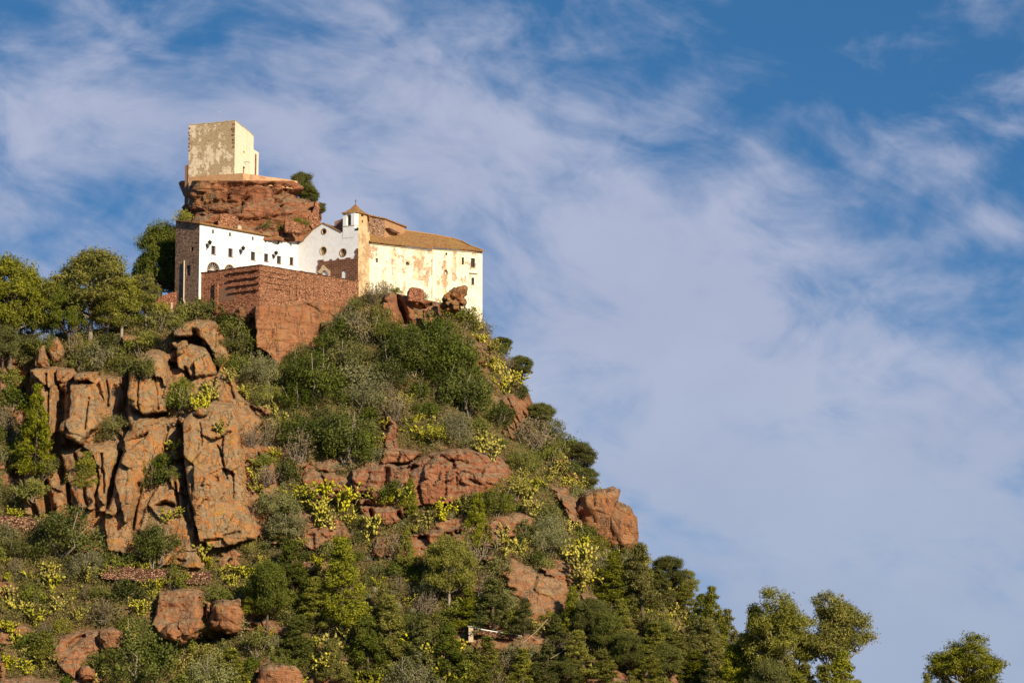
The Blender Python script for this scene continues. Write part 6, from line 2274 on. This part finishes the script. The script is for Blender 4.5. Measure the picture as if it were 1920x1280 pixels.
# the group at the foot of the slope, standing out against the sky
for a in [(1455, 1352, 1107, 128, 'tall', None, 0), (1572, 1355, 1112, 132, 'tall', None, 1), (1425, 1345, 1146, 70, 'cone'), (1400, 1340, 1190, 70, 'cone'), (1472, 1365, 1188, 84, 'cone'),
          (1522, 1370, 1215, 80, 'cone'), (1585, 1372, 1212, 84, 'cone'), (1372, 1330, 1205, 66, 'cone'), (1545, 1375, 1240, 80, 'cone'), (1440, 1370, 1230, 80, 'dark'), (1615, 1372, 1262, 60, 'cone'),
          (1500, 1375, 1255, 80, 'cone'), (1340, 1330, 1235, 70, 'cone'), (1805, 1390, 1200, 156, 'tall', None, 0), (1740, 1385, 1262, 44, 'cone')]:
    put_pine(*a)

# ---- bushes and cacti traced one by one
put_shrub(288, 1056, 42, 'holm', 1.15)
plants_tree = plants[-1]
for a in [(212, 820, 32, 'olive'), (125, 1030, 52, 'holm'), (265, 1270, 62, 'holm'), (160, 1072, 30, 'grey'), (15, 945, 34, 'olive'), (470, 590, 20, 'olive'), (440, 640, 26, 'olive'), (430, 610, 22, 'holm'),
          (468, 660, 26, 'olive'), (490, 715, 34, 'grey'), (455, 700, 22, 'olive'), (505, 760, 30, 'olive'), (680, 640, 34, 'dry'), (705, 625, 22, 'dry'), (655, 610, 22, 'grey'), (700, 560, 22, 'dry'), (690, 590, 20, 'dry'),
          (722, 548, 14, 'dry'), (715, 600, 18, 'fresh'), (640, 640, 26, 'holm'), (620, 660, 30, 'holm'), (760, 660, 36, 'holm'), (810, 650, 40, 'holm'), (860, 680, 36, 'holm'), (780, 700, 34, 'holm'),
          (830, 720, 38, 'holm'), (880, 760, 40, 'holm'), (730, 720, 34, 'holm'), (600, 740, 40, 'holm'), (560, 760, 36, 'holm'), (560, 700, 30, 'holm'), (650, 860, 46, 'holm'), (600, 830, 40, 'holm'), (560, 860, 30, 'dry'),
          (680, 760, 34, 'grey'), (700, 730, 26, 'grey'), (660, 720, 28, 'grey'), (740, 780, 26, 'dry'), (850, 820, 34, 'grey'), (820, 830, 24, 'fresh'), (840, 590, 22, 'olive'), (870, 610, 26, 'olive'), (845, 580, 10, 'holm'),
          (740, 548, 10, 'olive'), (788, 545, 10, 'dry'), (800, 552, 10, 'olive'), (900, 626, 20, 'dry'), (420, 690, 18, 'olive'), (340, 760, 24, 'olive'), (285, 910, 26, 'holm'), (296, 880, 16, 'holm'), (320, 895, 14, 'olive'),
          (155, 905, 22, 'fresh'), (160, 880, 18, 'fresh'), (740, 935, 22, 'holm'), (760, 952, 18, 'fresh'), (1150, 1080, 34, 'grey'), (1030, 1000, 30, 'grey'), (1020, 980, 26, 'olive'), (1030, 1035, 34, 'grey'),
          (930, 960, 34, 'olive'), (885, 960, 26, 'olive'), (965, 930, 26, 'fresh'), (980, 880, 30, 'olive'), (1000, 840, 40, 'dry'), (1030, 820, 30, 'olive'), (1060, 850, 24, 'holm'), (900, 1040, 34, 'dry'), (860, 1050, 26, 'dry'),
          (520, 960, 34, 'grey'), (540, 1000, 36, 'grey'), (505, 905, 24, 'dry'), (500, 830, 30, 'dry'), (545, 900, 24, 'holm'), (340, 1230, 26, 'olive'), (400, 1290, 44, 'grey'), (390, 1250, 30, 'fresh'),
          (760, 1200, 34, 'holm'), (770, 1080, 18, 'holm'), (780, 1290, 44, 'grey'), (700, 1230, 34, 'holm'), (300, 590, 16, 'fresh'), (370, 590, 22, 'olive'), (340, 596, 18, 'olive'), (400, 588, 18, 'olive'), (300, 615, 26, 'olive'),
          (330, 620, 16, 'olive'), (260, 660, 26, 'olive'), (220, 690, 30, 'olive'), (180, 680, 26, 'grey'), (150, 690, 22, 'olive'), (165, 660, 16, 'fresh'), (270, 700, 22, 'olive'), (240, 705, 18, 'holm'), (140, 660, 20, 'dry'),
          (20, 660, 22, 'holm'), (20, 720, 24, 'olive'), (10, 800, 22, 'dry'), (345, 415, 16, 'fresh', 1, 643.5), (500, 438, 13, 'olive', 1, 645.5), (522, 440, 12, 'olive', 1, 647), (540, 442, 12, 'dry', 1, 648.5), (572, 424, 8, 'olive', 1, 646),
          (400, 373, 8, 'dry', 1, 645.6), (558, 416, 7, 'olive', 1, 645),
          (948, 690, 16, 'dry'), (972, 742, 15, 'holm'), (1004, 790, 18, 'olive'), (1018, 812, 16, 'holm'), (1042, 850, 18, 'olive'), (1068, 885, 16, 'holm'), (1100, 925, 18, 'olive'),
          (1200, 1062, 16, 'fresh'), (1222, 1090, 16, 'olive'), (1080, 930, 16, 'grey'), (1095, 1010, 20, 'olive'), (1120, 1030, 20, 'fresh'), (1170, 1050, 20, 'olive'), (1030, 870, 22, 'olive'),
          (595, 735, 52, 'holm'), (570, 835, 48, 'holm'), (650, 845, 50, 'holm'), (765, 690, 50, 'holm'), (845, 705, 52, 'holm'), (655, 690, 40, 'olive'), (870, 770, 46, 'holm'), (720, 640, 36, 'olive'),
          (340, 800, 22, 'olive'), (334, 765, 20, 'holm'), (340, 735, 18, 'olive'), (60, 930, 24, 'olive'), (30, 880, 26, 'holm'), (85, 890, 20, 'olive'), (20, 760, 24, 'holm'), (110, 885, 16, 'olive'), (308, 868, 16, 'holm'),
          (470, 830, 20, 'dry'), (495, 870, 16, 'olive'), (425, 655, 16, 'olive'), (445, 680, 18, 'olive')]:
    put_shrub(*a)
for x, y, r in [(390, 758, 22), (375, 775, 16), (405, 745, 18), (435, 715, 12), (420, 815, 14), (480, 880, 14), (478, 905, 18), (482, 925, 16), (515, 780, 20), (522, 800, 18), (330, 850, 12), (312, 975, 14),
                (910, 850, 18), (925, 862, 18), (905, 830, 14), (955, 720, 34), (940, 735, 26), (930, 700, 20), (900, 640, 18), (915, 660, 14), (890, 620, 14), (920, 690, 14), (760, 945, 16), (715, 945, 16), (735, 940, 12),
                (975, 930, 16), (990, 950, 18), (1000, 965, 16), (1040, 895, 18), (1060, 910, 16), (1075, 925, 16), (1025, 900, 16), (980, 1040, 20), (965, 1035, 14), (1090, 1040, 22), (1100, 1070, 26), (1080, 1080, 22),
                (1115, 1100, 24), (1090, 1110, 22), (1130, 1060, 18), (1060, 1050, 14), (1070, 1000, 14), (1125, 985, 14), (1260, 1150, 16), (1250, 1170, 14), (1265, 1185, 14), (1245, 1125, 14), (1235, 1160, 12),
                (640, 960, 26), (660, 945, 22), (600, 955, 24), (570, 950, 22), (620, 990, 22), (590, 985, 24), (550, 945, 18), (650, 985, 18), (610, 935, 20), (500, 950, 14), (510, 935, 14), (560, 920, 14),
                (700, 1000, 16), (690, 1020, 12), (800, 990, 22), (830, 975, 20), (855, 965, 18), (780, 995, 14), (770, 820, 18), (790, 830, 18), (800, 800, 14), (720, 800, 12), (780, 790, 12), (840, 800, 14),
                (590, 1215, 22), (620, 1230, 22), (650, 1210, 18), (560, 1200, 18), (640, 1260, 22), (800, 1240, 22), (830, 1255, 24), (780, 1225, 18), (600, 1275, 22), (560, 1290, 22), (860, 1230, 16), (820, 1285, 20),
                (90, 1075, 22), (100, 1110, 22), (80, 1100, 18), (165, 1090, 16), (150, 1160, 22), (285, 1120, 22), (295, 1105, 16), (270, 1155, 18), (20, 1130, 22), (40, 1150, 22), (10, 1180, 22), (20, 1210, 16),
                (55, 1260, 16), (45, 1235, 12), (110, 1140, 16), (255, 1205, 14), (310, 1215, 12), (385, 1050, 16), (395, 1065, 14), (455, 1115, 18), (440, 1100, 14), (460, 1090, 14), (590, 1075, 16), (600, 1060, 12),
                (1180, 1130, 12), (1290, 1170, 12), (1120, 1260, 14), (1230, 1270, 12), (940, 1010, 14), (935, 1020, 12), (1000, 920, 14), (750, 1300, 18), (700, 1295, 18), (490, 1060, 12), (440, 1270, 14)]:
    put_cactus(x, y, r)
for x, y, r in [(755, 985, 10), (740, 990, 8), (690, 1125, 14), (720, 1135, 14), (745, 1140, 14), (705, 1110, 12), (690, 1050, 12), (770, 1150, 14), (735, 1115, 12), (760, 978, 8), (805, 975, 10), (850, 972, 10), (715, 1150, 12),
                (700, 1150, 12), (870, 1090, 10), (560, 930, 10), (640, 905, 8), (1075, 1130, 9), (1000, 1255, 12), (1020, 1270, 12), (720, 1160, 12), (780, 1165, 11)]:
    put_agave(x, y, r)

# ---- the rest of the slope filled in, densely but without standing on the rock faces
DARK = [(530, 640), (620, 600), (720, 590), (900, 610), (935, 740), (885, 800), (700, 790), (690, 870), (560, 880), (520, 760)]
SILVER = [(960, 1200), (1060, 1200), (1110, 1290), (940, 1290)]
taken = [(p['x'], p['y'], p['size'] / 2) for p in plants if p['kind'] != 'pine']
pins = [(p['x'], p['y'] + p['h'] * 0.35, p['size'] * 0.28) for p in plants if p['kind'] == 'pine']


def free(x, y, r, f):
    for a, b, c in taken:
        if (a - x) ** 2 + (b - y) ** 2 < (f * (r + c)) ** 2:
            return False
    return True


n_shrub = sum(p['kind'] == 'shrub' for p in plants)
n_cact = sum(p['kind'] == 'cactus' for p in plants)
for rad, tries, f in ((26, 1500, 0.80), (19, 3500, 0.76), (13, 7000, 0.72), (10, 5000, 0.72)):
    for _ in range(tries):
        x, y = prng.uniform(-30, 1420), prng.uniform(575, 1300)
        i, j = int((x + 100) / 2), int(y / 2)
        if smap[j, i] < 0:
            continue
        v = smap[j, i]
        if HR[v] > 0.35:
            continue
        r = rad * prng.uniform(0.85, 1.2)
        # keep off the rocks just above the foot
        j2 = int((y - r * 0.9) / 2)
        k2 = smap[max(j2, 0), i]
        if k2 >= 0 and HR[k2] > 0.5 and prng.uniform() < 0.8:
            continue
        k3 = smap[max(int((y - r * 1.7) / 2), 0), i]
        if k3 >= 0 and HR[k3] > 0.5 and prng.uniform() < 0.7:
            continue
        if not free(x, y - 0.6 * r, r, f):
            continue
        dk = poly_dist(np.array([x]), np.array([y]), DARK)[0] > 0
        u = prng.uniform()
        if dk:
            look = 'holm' if u < 0.62 else 'olive' if u < 0.84 else 'dry'
            pc = 0.05
        elif x < 320 and y < 720:
            look = 'olive' if u < 0.55 else 'dry' if u < 0.75 else 'holm'
            pc = 0.02
        elif poly_dist(np.array([x]), np.array([y]), SILVER)[0] > 0:
            look = 'grey' if u < 0.5 else 'olive' if u < 0.8 else 'dry'
            pc = 0.06
        else:
            look = 'olive' if u < 0.38 else 'holm' if u < 0.60 else 'grey' if u < 0.74 else 'fresh' if u < 0.84 else 'dry'
            pc = 0.22
        if prng.uniform() < pc and n_cact < 225 and rad < 24:
            put_cactus(x, y, r * 0.9)
            n_cact += 1
        elif n_shrub < 318:
            put_shrub(x, y, r, look, prng.uniform(0.85, 1.15))
            n_shrub += 1
        else:
            continue
        taken.append((x, y - 0.6 * r, r))

# ---- ground cover: tufts nobody could count
vis = np.unique(smap[smap >= 0])
vis = vis[HR[vis] < 0.45]
wgt = np.ones(len(vis))
pick = vis[prng.integers(0, len(vis), 42000)]
C = HV[pick] + prng.normal(size=(len(pick), 3)) * 0.25
rep = 11
# beyond the frame too: the left spur and the foot of the hill
nl = len(low)
qa = np.stack([prng.integers(0, nl, 9000), prng.integers(0, NC - 1, 9000)], 1)
qb = np.stack([prng.integers(nl, nl + NR - 1, 6000), prng.integers(0, len(far_cols), 6000)], 1)
qq = np.concatenate([qa, qb])
fu, fv = prng.uniform(size=(len(qq), 1)), prng.uniform(size=(len(qq), 1))
g00, g01, g10, g11 = GRID[qq[:, 0], qq[:, 1]], GRID[qq[:, 0], qq[:, 1] + 1], GRID[qq[:, 0] + 1, qq[:, 1]], GRID[qq[:, 0] + 1, qq[:, 1] + 1]
C = np.concatenate([C, (g00 * (1 - fu) + g01 * fu) * (1 - fv) + (g10 * (1 - fu) + g11 * fu) * fv])
Cc = np.repeat(C, rep, 0) + prng.normal(size=(len(C) * rep, 3)) * np.array([0.42, 0.42, 0.36]) + np.array([0, -0.25, 0.30])
V_, F_ = leaves(prng, Cc, np.tile(np.array([[0.1, -0.5, 0.8]]), (len(Cc), 1)), 0.36, 0.13, 0.9)
gme = np_mesh('undergrowth', V_, F_)
gme.materials.append(M['scrub'])
tag(link('undergrowth', gme), kind='stuff')
print('PLANTS', {k: sum(p['kind'] == k for p in plants) for k in ('pine', 'shrub', 'cactus', 'agave')})
# =================================================================== which plant is which
LAND = [('the square overhanging block', 425, 1157), ('the face shaped crag', 1150, 960), ('the long red rock band', 810, 900), ('the bare brown slope', 1010, 1112), ('the split boulder', 95, 660),
        ('the leaning tan slab', 165, 765), ('the big cracked tan block', 285, 715), ('the broad sunlit pillar', 420, 890), ('the domed tan rock', 375, 680),
        ('the sheer red face', 560, 610), ('the far corner of the church', 895, 590), ('the rock in the church wall', 855, 560), ('the broad dry stone wall', 55, 985),
        ('the long low dry stone wall', 295, 1070), ('the big multi stemmed bush', 288, 1015), ('the domed red boulder', 525, 1262), ('the low corner outcrop', 170, 1210), ('the gate pillar', 883, 1185),
        ('the iron handrail', 765, 1105), ('the long leaning pole', 1003, 1183), ('the lower red ledge', 795, 1022), ('the small red ledge', 955, 985), ('the red outcrop under the church', 903, 670),
        ('the skyline red outcrop', 970, 765), ('the white coped wall', 940, 1187), ('the tallest skyline pine', 1455, 1180), ('the second skyline pine', 1570, 1180),
        ('the small brown stone', 598, 1108), ('the flat pale stone', 250, 638), ('the retaining wall', 300, 570), ('the broken plastered stub', 810, 590), ('the narrow orange pillar', 210, 870),
        ('the red spur over the band', 728, 805), ('the stone end of the wing', 350, 500), ('the watchtower', 415, 280), ('the shaded terrace flank', 440, 545), ('the lone pine', 1805, 1290),
        ('the mossy rock under the crag', 1130, 985), ('the tallest ridge pine', 168, 555), ('the pale pointed stone', 438, 1052), ('the red band corner', 945, 890)]
WORD = {('shrub', 'holm'): 'dark green shrub', ('shrub', 'olive'): 'olive green shrub', ('shrub', 'grey'): 'grey green shrub', ('shrub', 'fresh'): 'yellow green shrub', ('shrub', 'dry'): 'brown twiggy shrub',
        ('cactus', 'pads'): 'prickly pear', ('agave', 'agave'): 'grey agave rosette',
        ('pine', 'round'): 'round topped pine', ('pine', 'tall'): 'tall rounded pine', ('pine', 'cone'): 'pointed young pine', ('pine', 'airy'): 'airy open pine', ('pine', 'dark'): 'dark dense pine', ('pine', 'darkcone'): 'dark pointed pine'}
CAT = {'shrub': 'shrub', 'cactus': 'cactus', 'agave': 'agave', 'pine': 'tree'}
GRP = {'shrub': 'shrubs growing over the slope', 'cactus': 'prickly pears on the slope', 'agave': 'agaves on the slope', 'pine': 'pines on the hill'}
SIZES = {'shrub': (26, 44), 'cactus': (26, 40), 'agave': (0, 999), 'pine': (52, 80)}
ORD = ['closest', 'second closest', 'third closest', 'fourth closest', 'fifth closest', 'sixth closest', 'seventh closest', 'eighth closest', 'ninth closest', 'tenth closest']
SPECIAL = {}
cls = {}
for p in plants:
    lo, hi = SIZES[p['kind']]
    sz = '' if p['kind'] == 'agave' else 'small ' if p['size'] < lo else 'large ' if p['size'] > hi else ''
    key = sz + WORD[(p['kind'], p['look'])]
    if not sz and p['kind'] != 'agave':
        key = 'middling ' + key if p['kind'] != 'pine' else 'medium ' + key
    p['cls'] = key
    cls.setdefault(key, []).append(p)


def side_of(p, lx, ly):
    dx, dy = p['x'] - lx, p['y'] - ly
    if abs(dx) > abs(dy):
        return 'to the right of' if dx > 0 else 'to the left of'
    return 'below' if dy > 0 else 'above'


for key, members in cls.items():
    table = {}
    for li, (nm, lx, ly) in enumerate(LAND):
        for p in members:
            table.setdefault((li, side_of(p, lx, ly)), []).append((math.hypot(p['x'] - lx, p['y'] - ly), id(p)))
    for v in table.values():
        v.sort()
    for p in members:
        bestc = None
        for li, (nm, lx, ly) in enumerate(LAND):
            if nm == 'the big multi stemmed bush' and p is plants_tree:
                continue
            if nm == 'the lone pine' and p['kind'] == 'pine':
                continue
            if nm in ('the tallest skyline pine', 'the second skyline pine', 'the tallest ridge pine') and math.hypot(p['x'] - lx, p['y'] - ly) < 12:
                continue
            sd = side_of(p, lx, ly)
            lst = table[(li, sd)]
            d = math.hypot(p['x'] - lx, p['y'] - ly)
            rk = [q[1] for q in lst].index(id(p))
            score = rk * 60 + d
            if bestc is None or score < bestc[0]:
                bestc = (score, rk, sd, nm)
        _, rk, sd, nm = bestc
        tag(p['o'], f"{key} {ORD[min(rk, 9)]} {sd} {nm}", CAT[p['kind']], GRP[p['kind']])
for p in plants:
    if p['kind'] != 'pine':
        continue
    if p['x'] == 1805:
        tag(p['o'], 'lone pine standing by itself against the sky, far out to the right')
    elif p['x'] == 1455:
        tag(p['o'], 'tallest rounded pine of the skyline group at the foot of the slope')
    elif p['x'] == 1572:
        tag(p['o'], 'second skyline pine, uneven and rounded, on the right of the tallest skyline pine')
    elif p['x'] == 168:
        tag(p['o'], 'tallest broad pine on the ridge, its pale trunk showing, left of the wing')
    elif p['x'] == 300:
        tag(p['o'], 'tall dark pine in the shade behind the stone end of the wing')
    elif p['x'] == 562:
        tag(p['o'], 'dark pine growing on the tower rock behind the platform wall')
plants_tree['o'].name = 'shrub'
tag(plants_tree['o'], 'big dark green bush on several stems above the long low dry stone wall')
